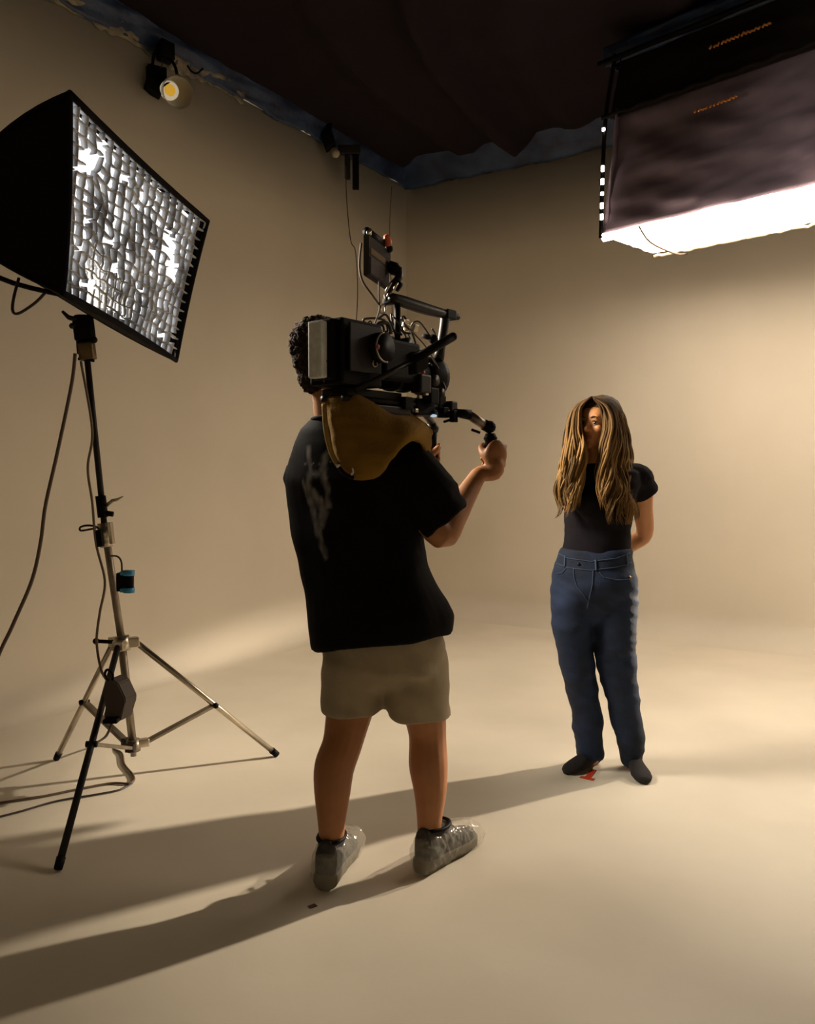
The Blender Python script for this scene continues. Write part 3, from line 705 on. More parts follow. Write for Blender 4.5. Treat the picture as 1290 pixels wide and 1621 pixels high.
    strokes = [([(466, 708), (472, 730), (478, 748)], .011), ([(478, 748), (470, 765), (474, 790), (486, 815), (497, 838), (505, 855), (512, 880)], .014), ([(478, 748), (490, 752), (500, 748)], .010), ([(516, 715), (508, 740), (514, 760), (523, 775), (520, 800)], .013), ([(482, 780), (500, 795), (512, 810), (505, 830)], .018), ([(455, 735), (480, 733), (505, 733), (528, 731)], .0022), ([(456, 760), (466, 785), (478, 810)], .006)]
    strokes = [([bp(*q) for q in s], w_) for s, w_ in strokes]
    def seg(p, a, b):
        ax_, ay = a; bx, by = b; dx, dy = bx - ax_, by - ay; t = max(0, min(1, ((p[0] - ax_) * dx + (p[1] - ay) * dy) / (dx * dx + dy * dy)))
        return math.hypot(p[0] - ax_ - dx * t, p[1] - ay - dy * t)
    bpy.context.view_layer.update()
    def pr(p, n):
        v = 0; q = (p.dot(Rr), p.z)
        if n.dot(F) < .15 and p.z > 1.0:
            wx = .008 * noise.noise(V((q[0] * 40, q[1] * 40, 1)))
            q2 = (q[0] + wx, q[1] + .008 * noise.noise(V((q[0] * 40, q[1] * 40, 9))))
            for s, w_ in strokes:
                d = min(seg(q2, a, b) for a, b in zip(s, s[1:])); v = max(v, min(1, max(0, 1.25 - d / w_)))
            v *= .45 + .9 * max(0, noise.noise(V((q[0] * 45, q[1] * 28, 4))) + .35)
        v = min(1, v) * .20
        return (.0045 + v, .0035 + v * .95, .004 + v * .9)
    # subdivide resolution for the print comes from the 8 mm voxels
    colattr(me, 'print', pr)
    link('t_shirt', me, mat('black_jersey', (.01, .01, .01), .82, attr='print', bump=.1, bscale=200, spec=.08), root)
    # collar ring
    bm = BM(); c = at(525, 663, 2.80); tube(bm, [c + Rr * .063 * math.cos(t) + F * .063 * math.sin(t) + V((0, 0, .004 * math.cos(t))) for t in [2 * math.pi * i / 24 for i in range(25)]], .008, 8)
    obj('collar', bm, mat('black_rib', (.006, .005, .006), .9, spec=.1), root)
    # ---- shorts
    bm = BM()
    loft(bm, [(at(603, 985, 2.77), Rr * .205 + tilt, F * .14), (at(604, 1020, 2.77), Rr * .222 + tilt * .6, F * .152), (at(606, 1052, 2.77), Rr * .215, F * .142), (at(606, 1075, 2.77), Rr * .15, F * .11), (at(606, 1092, 2.77), Rr * .04, F * .07)], 30, 2.2)
    for cs in ([(575, 1000, 2.79, .10, .12), (564, 1040, 2.79, .112, .13), (558, 1080, 2.785, .106, .115), (558, 1108, 2.78, .104, .108), (559, 1126, 2.775, .101, .103)], [(640, 1000, 2.75, .10, .12), (651, 1040, 2.75, .120, .132), (657, 1080, 2.755, .116, .122), (661, 1112, 2.76, .112, .117), (664, 1134, 2.765, .108, .11)]):
        loft(bm, [(at(x, y, Y), V((1, 0, 0)) * a, V((0, 1, 0)) * b) for x, y, Y, a, b in cs], 28)
    me = remesh(bm, .007, 9, .7)
    def shf(p, n):
        q = at(652, 1085, 2.7)
        rd = math.hypot((p.x - q.x - .12), (p.z - q.z - .22))
        d = .008 * fold(p, (6, 6, 9), 2) + .008 * noise.noise(V(((p.x + p.z * .8) * 16, p.y * 4, (p.z - p.x * .3) * 9))) + .006 * math.sin(rd * 75 + 2 * noise.noise(p * 5)) * max(0, noise.noise(p * 6) + .35) * (1 if p.x > -.05 else .4)
        return d
    displace(me, shf)
    link('shorts', me, mat('khaki_cotton', (.30, .24, .155), .85, var=.06, vscale=10, bump=.25, bscale=220), root)
    # seam down the seat
    # ---- shoes with plastic covers
    for (heel, d, L) in ((onfloor(513, 1410), V((.20, .98, 0)), .30), (onfloor(670, 1385) + V((-.01, -.0, 0)), V((.60, .80, 0)), .31)):
        s = V((-d.y, d.x, 0))
        sh_ = empty('shoe', heel, None, None); sh_.parent = root; sh_.location = heel - root.location
        bm = BM(); loft(bm, foot_rings(heel + V((0, 0, 0)), d, L, .108, .058, ((0, .5, .8), (.04, .72, 1), (.3, .74, 1), (.5, .82, .95), (.7, 1, .9), (.88, .9, .85), (.97, .6, .8), (1, .3, .7))), 24, 3)
        obj('sole', bm, mat('shoe_sole', (.10, .085, .055), .8), sh_)
        bm = BM(); rg = foot_rings(heel, d, L, .098, .15, ((.01, .4, .75), (.04, .70, 1.0), (.14, .76, 1.0), (.30, .76, .92), (.5, .84, .70), (.7, .98, .55), (.86, .88, .48), (.95, .6, .42), (.99, .3, .3)))
        loft(bm, rg, 24, 2.4)
        ring_c = heel + d * .085 + V((0, 0, .125)); loft(bm, [(ring_c - V((0, 0, .06)), s * .04, d * .055), (ring_c + V((0, 0, .012)), s * .043, d * .062)], 20)
        me = remesh(bm, .005, 2, .5); link('upper', me, mat('grey_trainer', (.018, .016, .016), .9, col2=(.055, .050, .042), vscale=22, bump=.3, bscale=90), sh_)
        bm = BM(); tube(bm, [ring_c + V((0, 0, .014)) + s * .043 * math.cos(t) + d * .06 * math.sin(t) for t in [2 * math.pi * i / 20 for i in range(21)]], .0065, 8); obj('ankle_padding', bm, M['black'], sh_)
        for k in range(4):
            q = heel + d * (.135 + .027 * k) + V((0, 0, .128 - .018 * k)); bm = BM(); tube(bm, [q - s * .028, q + V((0, 0, .007)), q + s * .028], .004, 6, k=3); obj('lace', bm, mat('lace_cord', (.3, .26, .2), .8), sh_)
        # crinkled clear cover
        bm = BM(); loft(bm, foot_rings(heel - d * .014, d, L + .045, .132, .155, ((0, .3, .3), (.03, .6, .70), (.12, .74, .84), (.3, .78, .9), (.5, .86, .78), (.7, 1, .66), (.86, .92, .58), (.95, .7, .46), (1, .3, .25))), 40, 2.2)
        me = remesh(bm, .006, 2, .5)
        displace(me, lambda p, n: .011 * abs(noise.noise(V((p.dot(d) * 45, p.dot(s) * 25, p.z * 30)))) + .003 * noise.noise(p * 130))
        for v in me.vertices: v.co.z = max(.0015, v.co.z)
        cm = mat('clear_plastic_cover', (.62, .57, .48), .12, alpha=.2, spec=.9)
        link('shoe_cover', me, cm, sh_)['label'] = 'crinkled clear plastic overshoe'
    return Rr, F
MR, MF = man()

def woman():
    root = empty('person', V((.87, 3.68, 0)), 'person with long wavy hair in black t-shirt and blue jeans, arms folded behind the back', 'person')
    F = V((-.30, -.954, 0)); Rr = V((.954, -.30, 0)); up = V((0, 0, 1))      # Rr: towards image right
    Yc = 3.66
    bm = BM()
    # legs and pelvis inside the jeans
    limb(bm, [(at(915, 930, Yc), .08), (at(913, 1060, 3.68), .055), (at(931, 1150, 3.70), .045), (at(937, 1200, 3.71), .034)])
    limb(bm, [(at(970, 930, Yc), .08), (at(978, 1060, 3.64), .055), (at(994, 1150, 3.65), .045), (at(1002, 1208, 3.655), .034)])
    tor = [((943, 935), Yc, .15, .10), ((945, 880), Yc, .125, .09), ((950, 820), Yc, .125, .09), ((955, 775), Yc, .135, .09), ((955, 750), Yc, .13, .075), ((948, 738), Yc, .07, .055)]
    loft(bm, [(at(x, y, Y), Rr * a, F * b) for (x, y), Y, a, b in tor])
    limb(bm, [(at(944, 748, Yc), .052), (at(942, 725, Yc - .01), .047), (at(946, 700, Yc), .047)])
    hf = V((-.70, -.71, .02)).normalized()
    hc = at(949, 671, Yc - .02)
    P, r_, f_, u_ = head_parts(bm, hc, hf, V((.04, 0, 1)), 1.0, True)
    # left arm (image right) folded behind the back
    a, e, wv = at(1014, 757, 3.67), at(1020, 845, 3.80), at(958, 892, 3.86)
    limb(bm, [(at(990, 752, 3.66), .050), (a, .050), (a.lerp(e, .5), .045), (e, .038), (e.lerp(wv, .35), .037), (wv, .025)])
    a2, e2, w2 = at(902, 757, 3.63), at(912, 850, 3.78), at(915, 912, 3.86)
    limb(bm, [(at(925, 752, 3.64), .048), (a2, .046), (a2.lerp(e2, .5), .042), (e2, .035), (e2.lerp(w2, .4), .034), (w2, .025)])
    # hands clasped behind: palms plus separate fingers
    def loose(wr, d, nrm, s=.92, side=1):
        d = d.normalized(); sd = d.cross(nrm).normalized() * side
        pc = wr + d * .045; ell(bm, pc, (d * .050 * s, sd * .040 * s, nrm * .015 * s), 3)
        for i, L in enumerate((.068, .076, .070, .056)):
            b0 = wr + d * .085 * s + sd * (.028 - .0185 * i) * s
            limb(bm, [(b0, .0085), (b0 + d * L * .45 - nrm * .006, .0078), (b0 + d * L * .8 - nrm * .018, .0072), (b0 + d * L - nrm * .030, .0064)])
        b0 = wr + d * .03 + sd * .03; limb(bm, [(b0, .012), (b0 + d * .025 + sd * .02, .010), (b0 + d * .052 + sd * .028, .0085)])
    loose(w2, at(868, 951, 3.87) - w2, V((0, 1, .2)).normalized())
    loose(wv, at(925, 922, 3.9) - wv, V((0, 1, .2)).normalized(), side=-1)
    me = remesh(bm, .0052, 2, .5)
    link('body', me, skin_w, root)
    for sx in (-1, 1):
        bm = BM(); sphere(bm, P(sx * .028, .0755, -.001), .0125, 3); o = obj('eye', bm, mat('eye_white', (.38, .30, .22), .4), root)
        bm = BM(); ell(bm, P(sx * .028 - .002, .0865, -.001), (r_ * .0062, f_ * .003, u_ * .0062), 2); obj('iris', bm, mat('dark_iris', (.02, .012, .008), .2), o)
        bm = BM(); tube(bm, [P(sx * .013, .093, .020), P(sx * .026, .0945, .0255), P(sx * .042, .082, .021)], [.0022, .0032, .0015], 6, k=4); obj('eyebrow', bm, mat('brow_hair', (.05, .025, .012), .8), root)
        bm = BM(); tube(bm, [P(sx * .016, .086, .004), P(sx * .028, .0925, .0085), P(sx * .041, .083, .004)], [.0012, .0020, .0012], 6, k=4); obj('lashes', bm, mat('lash_hair', (.03, .015, .01), .8), root)
    bm = BM(); tube(bm, [P(-.019, .0855, -.063), P(-.008, .0925, -.061), P(0, .0935, -.0615), P(.008, .0925, -.061), P(.019, .0855, -.063)], [.0015, .003, .0028, .003, .0015], 8, k=4)
    tube(bm, [P(-.016, .0855, -.066), P(0, .0915, -.0695), P(.016, .0855, -.066)], [.0015, .0038, .0015], 8, k=4)
    obj('lips', bm, mat('lip_skin', (.36, .10, .055), .4), root)
    # ---- hair
    # scalp cap
    bm = BM()
    ell(bm, P(0, -.020, .036), (r_ * .084, f_ * .104, u_ * .090), 4)
    ell(bm, P(0, -.045, -.03), (r_ * .078, f_ * .066, u_ * .10), 4)
    ell(bm, P(0, -.060, -.12), (r_ * .085, f_ * .050, u_ * .10), 4)
    me = remesh(bm, .006, 2)
    # carve nothing: the cap stays behind the hairline because the face stands proud of it
    displace(me, lambda p, n: .003 * noise.noise(V((p.x * 60, p.y * 60, p.z * 8))))
    def hcol(p, n):
        t = max(0, min(1, (1.50 - p.z) / .35)); k = .85 + .5 * noise.noise(p * 40)
        c = V((.10, .055, .022)).lerp(V((.28, .17, .065)), t) * k; return (c.x, c.y, c.z)
    colattr(me, 'hue', hcol)
    hm = mat('blonde_hair', (.3, .2, .1), .6, attr='hue', bump=.4, bscale=60, stretch=(8, 8, 1), spec=.12)
    hair = link('hair', me, hm, root)
    # locks: guides given as (x, y) over depth, per side from inner to outer
    def G(*p): return [at(x, y, Y) for x, y, Y in p]
    crown = P(.012, .035, .128)
    fy = 3.55
    left = [  # image left side, inner (next the face) to outer
        G((932, 632, 3.57), (918, 646, 3.58), (916, 678, 3.57), (924, 706, 3.54), (924, 745, 3.53), (915, 780, 3.52), (912, 808, 3.52)),
        G((934, 630, 3.58), (912, 646, 3.60), (906, 682, 3.59), (906, 720, 3.53), (907, 755, 3.53), (902, 790, 3.52), (900, 815, 3.52)),
        G((935, 629, 3.60), (911, 648, 3.60), (902, 685, 3.58), (896, 725, 3.56), (893, 765, 3.55), (888, 800, 3.54), (880, 827, 3.54)),
        G((937, 628, 3.63), (908, 650, 3.66), (900, 690, 3.65), (892, 730, 3.62), (886, 765, 3.60), (882, 795, 3.58), (872, 820, 3.57)),
        G((942, 628, 3.70), (915, 648, 3.74), (905, 700, 3.74), (900, 750, 3.74), (893, 790, 3.70), (886, 815, 3.66))]
    right = [
        G((940, 632, 3.57), (956, 645, 3.55), (964, 678, 3.54), (954, 714, 3.52), (948, 750, 3.52), (946, 790, 3.50), (943, 826, 3.51)),
        G((940, 630, 3.58), (965, 643, 3.57), (970, 680, 3.55), (962, 720, 3.53), (962, 760, 3.51), (962, 795, 3.50), (965, 830, 3.51)),
        G((938, 630, 3.60), (966, 642, 3.58), (975, 680, 3.58), (976, 725, 3.55), (980, 765, 3.53), (984, 800, 3.51), (985, 832, 3.52)),
        G((940, 628, 3.63), (974, 644, 3.63), (986, 685, 3.63), (990, 730, 3.61), (994, 765, 3.58), (1000, 800, 3.55), (1006, 830, 3.55)),
        G((946, 629, 3.70), (975, 645, 3.72), (988, 690, 3.74), (992, 735, 3.74), (996, 770, 3.72), (1000, 800, 3.68))]
    cols = []; bm = BM(); rnd = random.Random(5); layer = bm.verts.layers.float_color.new('hue')
    def smp(L, q): x = q * (len(L) - 1); k = min(int(x), len(L) - 2); return L[k].lerp(L[k + 1], x - k)
    def lock(Gs, s, cl):
        """one strand of a wavy clump cl = (phase, turns, width, length, lightness)"""
        ph, fr, amp, ln, shade = cl
        s = max(0, min(1, s)); i = min(int(s * (len(Gs) - 1)), len(Gs) - 2); t = s * (len(Gs) - 1) - i
        n = 28; A = cr(Gs[i], 5); B = cr(Gs[i + 1], 5); ln *= rnd.uniform(.93, 1.0)
        jx, jy = rnd.gauss(0, .0075), rnd.gauss(0, .0085); r0 = rnd.uniform(.0018, .0046); P_ = []; R_ = []; sh = shade * rnd.uniform(.8, 1.2)
        ph += rnd.gauss(0, .25)
        for k in range(n + 1):
            q = k / n; p = smp(A, min(1, q * ln)).lerp(smp(B, min(1, q * ln)), t)
            wq = max(0, q - .22) / .78; sp = min(1, q * 3) * (1.15 - .75 * q ** 3)
            p = p + V((jx, jy, 0)) * sp + V((math.sin(ph + fr * 6.28 * q), .8 * math.cos(ph + fr * 6.28 * q), 0)) * amp * wq
            P_.append(p); R_.append(r0 * (.6 + .9 * math.sin(math.pi * min(1, q * .9 + .1))) * (1 if q < .85 else (1 - q) / .15 * .9 + .1))
        nv0 = len(bm.verts); tube(bm, P_, R_, 6); bm.verts.ensure_lookup_table()
        for vi in range(nv0, len(bm.verts)):
            q = min(1, (vi - nv0) // 6 / n); c = V((.070, .034, .012)).lerp(V((.25, .140, .048)), min(1, q * 1.35)) * sh
            bm.verts[vi][layer] = (c.x, c.y, c.z, 1)
    for Gs, nc, ns in ((left, 17, 15), (right, 23, 16)):
        for c_ in range(nc):
            s0 = (c_ + rnd.uniform(-.3, .3)) / (nc - 1)
            cl = (rnd.uniform(0, 6.28), rnd.uniform(1.6, 2.9), rnd.uniform(.013, .030) * (.5 if c_ < 2 else 1), rnd.uniform(.76, 1.05), rnd.choice((.5, .75, 1, 1.25, 1.5)))
            for k in range(ns): lock(Gs, s0 + rnd.gauss(0, .018), cl)
    me = bpy.data.meshes.new('hair_locks'); bm.to_mesh(me); bm.free(); o = link('hair_locks', me, hm, root); o['kind'] = 'stuff'
    # back fall
    # ---- t-shirt
    bm = BM()
    tor = [((943, 888), Yc, .150, .115), ((945, 862), Yc, .146, .112), ((946, 835), Yc, .143, .112), ((948, 808), Yc - .01, .148, .122), ((951, 785), Yc - .01, .152, .122), ((955, 765), Yc, .158, .105), ((955, 748), Yc, .150, .088), ((951, 738), Yc, .105, .074), ((947, 733), Yc, .070, .060)]
    loft(bm, [(at(x, y, Y), Rr * a_, F * b_) for (x, y), Y, a_, b_ in tor], 32, 2.2)
    for sx, (cx, cy) in ((-1, (925, 797)), (1, (968, 797))): sphere(bm, at(cx, cy, 3.58), .055)
    limb(bm, [(at(978, 754, 3.66), .062), (at(1012, 757, 3.67), .066)])
    a, b = at(1008, 757, 3.67), at(1022, 782, 3.70); ax = (b - a).normalized(); X, Y_, _ = basis(ax, V((1, 0, 0)))
    loft(bm, [(a, X * .062, Y_ * .062), (b, X * .060, Y_ * .060)], 20)
    limb(bm, [(at(925, 755, 3.64), .058), (at(903, 760, 3.63), .060)])
    a, b = at(903, 760, 3.63), at(905, 790, 3.68); ax = (b - a).normalized(); X, Y_, _ = basis(ax, V((1, 0, 0)))
    loft(bm, [(a, X * .054, Y_ * .054), (b, X * .054, Y_ * .054)], 20)
    me = remesh(bm, .0065, 3, .6)
    displace(me, lambda p, n: .004 * fold(p, (9, 9, 14), 2) + .003 * noise.noise(V((p.x * 12, p.y * 12, (p.z + p.x * .6) * 30))))
    link('t_shirt', me, mat('black_cotton', (.011, .009, .012), .9, bump=.1, bscale=200, spec=.12), root)
    # ---- jeans
    bm = BM()
    loft(bm, [(at(944, 868, Yc), Rr * .150, F * .112), (at(942, 882, Yc), Rr * .160, F * .122), (at(940, 905, Yc), Rr * .176, F * .132), (at(940, 935, Yc), Rr * .186, F * .138), (at(940, 958, Yc), Rr * .165, F * .120), (at(940, 975, Yc), Rr * .10, F * .09), (at(938, 985, Yc), Rr * .03, F * .06)], 32, 2.15)
    XX, YY = V((1, 0, 0)), V((0, 1, 0))
    Lg = [(912, 915, 3.67, .085, .11), (908, 950, 3.67, .097, .122), (907, 990, 3.67, .085, .105), (909, 1030, 3.67, .076, .090), (915, 1065, 3.68, .070, .080), (922, 1095, 3.69, .069, .078), (929, 1130, 3.70, .066, .074), (932, 1165, 3.70, .061, .070), (934, 1198, 3.71, .057, .066)]
    Rg = [(965, 915, 3.65, .09, .11), (971, 950, 3.65, .102, .122), (972, 990, 3.64, .092, .105), (973, 1030, 3.64, .085, .092), (977, 1065, 3.64, .078, .084), (984, 1095, 3.645, .073, .079), (989, 1130, 3.65, .067, .074), (996, 1165, 3.65, .060, .070), (1000, 1195, 3.66, .051, .066), (1001, 1211, 3.66, .046, .062)]
    for K in (Lg, Rg): loft(bm, [(at(x, y, Y), XX * a_, YY * b_) for x, y, Y, a_, b_ in K], 28)
    me = remesh(bm, .0065, 8, .7)
    def jf(p, n):
        d = .008 * fold(p, (8, 8, 10), 5) + .003 + .006 * noise.noise(V((p.x * 5, p.y * 5, (p.z - .3 * p.x) * 17 + 5))) + .007 * (.35 - abs(noise.noise(V((p.x * 4, p.y * 4, (p.z + .5 * p.x) * 20)))))
        d += .006 * noise.noise(V((p.x * 7, p.y * 7, (p.z + .4 * p.x) * 26))) * (max(0, 1 - abs(p.z - .86) / .12) + max(0, 1 - abs(p.z - .42) / .14) + max(0, 1 - p.z / .2))
        return d
    displace(me, jf)
    def jc(p, n):
        k = .66 + .55 * max(-.5, noise.noise(V((p.x * 9, p.y * 9, p.z * 4)))) + .25 * noise.noise(V((p.x * 20, p.y * 20, p.z * 30))) + .15 * max(0, 1 - abs(p.z - .7) / .25)
        return (.009 * k, .023 * k, .068 * k)
    colattr(me, 'denim', jc)
    bvh = BVHTree.FromPolygons([v.co.copy() for v in me.vertices], [tuple(p.vertices) for p in me.polygons])
    jm = mat('blue_denim', (.04, .08, .17), .85, attr='denim', bump=.3, bscale=260, col2=None)
    link('jeans', me, jm, root)
    seamm = mat('denim_seam', (.035, .055, .105), .8)
    def seam(pts, name, m, r=.0022, both=False):
        P_ = []
        for a_, b_ in zip(pts, pts[1:]):
            for k in range(8):
                x, y = a_[0] + (b_[0] - a_[0]) * k / 8, a_[1] + (b_[1] - a_[1]) * k / 8
                h = bvh.ray_cast(V((0, 0, H)), ray(x, y).normalized())
                if h[0]: P_.append(h[0] + h[1] * .001)
        if len(P_) > 2: bm = BM(); tube(bm, P_, r, 6); obj(name, bm, m, root)
    seam([(884, 876), (900, 884), (935, 889), (975, 884), (1000, 874)], 'waistband_seam', seamm)
    seam([(881, 892), (900, 899), (935, 903), (975, 898), (1003, 889)], 'waistband_seam', seamm)
    seam([(908, 900), (909, 915), (914, 930), (925, 943), (933, 958)], 'fly_seam', seamm)
    seam([(939, 903), (938, 925), (932, 950), (929, 965)], 'fly_seam', seamm)
    seam([(948, 905), (956, 914), (975, 918), (995, 917), (1001, 912)], 'pocket_edge', seamm)
    seam([(896, 900), (890, 907), (880, 908)], 'pocket_edge', seamm)
    seam([(996, 912), (998, 915)], 'rivet', mat('rivet_metal', (.5, .35, .2), .4, metal=.8), .004)
    for q in ([(895, 880), (894, 900)], [(943, 886), (944, 906)], [(991, 878), (993, 896)]): seam(q, 'belt_loop', mat('denim_loop', (.035, .06, .12), .8), .0048)
    h = bvh.ray_cast(V((0, 0, H)), ray(916, 893).normalized())
    if h[0]: bm = BM(); sphere(bm, h[0], .007, 2); obj('button', bm, M['dark'], root)
    # ---- socks
    for (heel, d, L, ank) in ((onfloor(945, 1207) + V((0.01, .03, 0)), (onfloor(902, 1224) - onfloor(948, 1207)).normalized(), .235, at(936, 1196, 3.71)), (onfloor(1000, 1219), (onfloor(1009, 1243) - onfloor(1000, 1217)).normalized(), .235, at(1002, 1208, 3.655))):
        if d.x > -.3: d = V((.02, -1, 0)).normalized()
        bm = BM(); base = V((ank.x, ank.y, 0)) - d * .05
        loft(bm, foot_rings(base, d, L, .088, .085), 24)
        limb(bm, [(V((ank.x, ank.y, .045)), .040), (ank + V((0, 0, .06)), .043)])
        me = remesh(bm, .005, 3, .5)
        for v in me.vertices: v.co.z = max(.001, v.co.z)
        link('sock', me, mat('black_sock', (.014, .011, .012), .9, bump=.2, bscale=150), root)
woman()

# ------------------------------------------------------------------ shoulder camera rig
def rig():
    O = V((-.262, 2.47, 0)); f = V((.616, .788, 0)); r = V((.788, -.616, 0)); u = V((0, 0, 1))
    root = empty('cinema_camera', O + f * .25 + u * 1.50, 'black shoulder film camera rig with monitor, rods and two hand grips', 'camera')
    def P(a, b, c): return O + f * a + r * b + u * c
    def bx(name, a, b, c, ha, hb, hc, m, bev=.005, par=root):
        bm = BM(); box(bm, P(a, b, c), f * ha, r * hb, u * hc, bev); return obj(name, bm, m, par, smooth=False)
    def rod(name, p, q, rad, m, par=root, r2=None): bm = BM(); cyl(bm, p, q, rad, r2, 20); return obj(name, bm, m, par)
    def cab(name, pts, rad, m, par=root): bm = BM(); tube(bm, pts, rad, 6, k=5); return obj(name, bm, m, par)
    # battery, body
    b_ = bx('battery', -.010, .010, 1.670, .014, .027, .082, M['silver'], .006); b_['label'] = 'silver grey battery plate at the rear'
    bx('battery_rim', .018, .012, 1.672, .016, .042, .088, M['black'], .006)
    bx('camera_body', .115, .008, 1.668, .090, .066, .096, M['black'], .008)
    bx('side_panel', .115, .084, 1.68, .07, .004, .07, M['dark'], .002)
    for (a, c, rad, m) in ((.155, 1.690, .0055, M['steel_dull']), (.155, 1.668, .0048, M['steel_dull']), (.150, 1.640, .010, M['steel'])):
        bm = BM(); t = [P(a, .092, c) + f * rad * math.cos(x) + u * rad * math.sin(x) for x in [2 * math.pi * i / 16 for i in range(17)]]; tube(bm, t, .0018, 6); obj('port_ring', bm, m, root)
    bx('base_plate', .20, .0, 1.555, .13, .052, .012, M['black'], .003)
    # round motor / drum on the side
    dc = at(592, 552, 2.56)
    rod('side_drum', dc - r * .02, dc + r * .045, .046, M['black'])
    bm = BM(); tube(bm, [dc + r * .046 + f * .044 * math.cos(x) + u * .044 * math.sin(x) for x in [math.radians(q) for q in range(100, 290, 12)]], .003, 6); obj('drum_edge', bm, M['steel_dull'], root)
    bm = BM(); ell(bm, at(598, 549, 2.50), (r * .004, f * .008, u * .009)); o = obj('record_light', bm, mat('dull_red', (.30, .03, .015), .5), root)
    bx('cheek_block', .30, .02, 1.665, .09, .062, .062, M['black'], .01)
    # lens and matte box
    bm = BM(); tube(bm, [P(.20, -.01, 1.64), P(.30, -.01, 1.64), P(.31, -.01, 1.64), P(.42, -.01, 1.64), P(.425, -.01, 1.64), P(.50, -.01, 1.64)], [.050, .050, .058, .058, .052, .055], 28); obj('lens', bm, M['black'], root)
    for a in (.345, .405): 
        bm = BM(); cyl(bm, P(a, -.01, 1.64), P(a + .018, -.01, 1.64), .0625, n=36); obj('lens_gear', bm, M['dark'], root)
    bm = BM(); tube(bm, [P(.50, -.01, 1.64), P(.52, -.01, 1.64), P(.565, -.01, 1.64), P(.585, -.01, 1.64)], [.058, .066, .072, .070], 28); obj('lens_shade', bm, M['black'], root)
    bx('focus_motor', .40, .075, 1.60, .028, .022, .03, M['dark'], .006)
    bx('focus_motor', .46, .065, 1.565, .024, .024, .028, M['black'], .006)
    for q in (at(655, 589, 2.78), at(670, 590, 2.80)):
        bm = BM(); ell(bm, q, (r * .006, f * .008, u * .009)); obj('orange_accent', bm, M['orange'], root)
    bm = BM(); ell(bm, at(575, 532, 2.55), (r * .010, f * .012, u * .010)); obj('orange_accent', bm, mat('copper', (.5, .2, .09), .5), root)
    # rails under the rig
    for b in (-.04, .045):
        rod('rail', P(.06, b, 1.535), P(.64, b, 1.535), .0095, M['dark'])
    bx('rail_bracket', .34, 0, 1.535, .022, .075, .02, M['black'])
    bx('rail_bracket', .585, 0, 1.535, .018, .08, .022, M['dark'])
    bx('lower_block', .45, .02, 1.53, .05, .04, .028, M['black'], .008)
    bx('lower_plate', .27, .03, 1.51, .09, .035, .012, M['dark'], .004)
    # side handle tube sweeping up to the right
    a, b, c, d = at(562, 618, 2.50), at(655, 570, 2.60), at(668, 562, 2.60), at(717, 533, 2.62)
    rod('side_rod', a, b, .0085, M['dark']); o = rod('foam_grip', at(652, 571, 2.597), d, .0135, M['black'])
    sphere_bm = BM(); sphere(sphere_bm, d, .0136, 2); obj('grip_end', sphere_bm, M['black'], root)
    cc = at(662, 573, 2.61); bm = BM(); box(bm, cc, (d - a).normalized() * .022, r * .018, u * .030, .004); obj('rod_clamp', bm, M['dark'], root, False)
    # top handle on posts
    tp = 1.858
    rod('handle_post', P(.335, .03, 1.73), P(.335, .03, tp), .010, M['black'])
    bm = BM(); tube(bm, [P(.30, .03, tp + .012), P(.36, .03, tp + .006), P(.50, .03, tp), P(.60, .03, tp)], [.012, .019, .019, .015], 16, k=2); obj('top_handle', bm, M['dark'], root)
    bx('handle_end', .615, .03, tp, .028, .018, .017, M['black'])
    rod('handle_knob', P(.63, .03, tp + .004), P(.675, .03, tp), .010, M['black'])
    bm = BM(); tube(bm, [P(.60, .03, tp), P(.585, .03, 1.79), P(.56, .03, 1.70)], [.017, .016, .018], 12, k=3); obj('handle_leg', bm, M['dark'], root)
    for (x, y) in ((642, 512), (657, 520), (644, 520)):
        bm = BM(); box(bm, at(x, y, 2.76), r * .006, f * .01, V((.3, 0, 1)).normalized() * .012, .002); obj('metal_tab', bm, M['steel'], root, False)
    rod('articulating_arm', at(668, 531, 2.84), at(686, 536, 2.84), .009, M['dark']); bm = BM(); sphere(bm, at(686, 537, 2.84), .017, 2); obj('arm_ball', bm, M['black'], root)
    # monitor on a jointed arm
    mc = at(594, 412, 2.66); mx = (at(610, 430, 2.80) - at(579, 405, 2.60)).normalized(); my = V((0, 0, 1)); mx = V((.50, .86, 0)).normalized(); mn = mx.cross(my).normalized()
    top = (at(579, 370, 2.60), at(614, 398, 2.76), at(612, 458, 2.76), at(579, 436, 2.60))
    def slab(name, q, th, m):
        bm = BM(); n_ = (q[1] - q[0]).cross(q[3] - q[0]).normalized(); f0 = [bm.verts.new(p + n_ * th) for p in q]; f1 = [bm.verts.new(p - n_ * th) for p in q]
        bm.faces.new(f0); bm.faces.new(f1[::-1])
        for i in range(4): bm.faces.new((f0[i], f0[(i + 1) % 4], f1[(i + 1) % 4], f1[i]))
        bmesh.ops.bevel(bm, geom=bm.edges[:], offset=.003, segments=2, affect='EDGES'); return obj(name, bm, m, root, False)
    def mq(u0, v0, u1, v1):
        def q(s, t): return (top[0] * (1 - s) + top[1] * s) * (1 - t) + (top[3] * (1 - s) + top[2] * s) * t
        return [q(u0, v0), q(u1, v0), q(u1, v1), q(u0, v1)]
    o = slab('monitor', mq(0, 0, 1, 1), .009, mat('monitor_back', (.05, .042, .04), .8, spec=.1)); o['label'] = 'small dark on-board monitor'
    fo = (top[1] - top[0]).cross(top[3] - top[0]).normalized() * .0105
    if fo.dot(V((0, 0, H)) - mc) < 0: fo = -fo
    o = slab('monitor_plate', [p + fo for p in mq(.04, .50, .72, .96)], .003, mat('violet_grey_screen', (.11, .088, .098), .8, spec=.1))
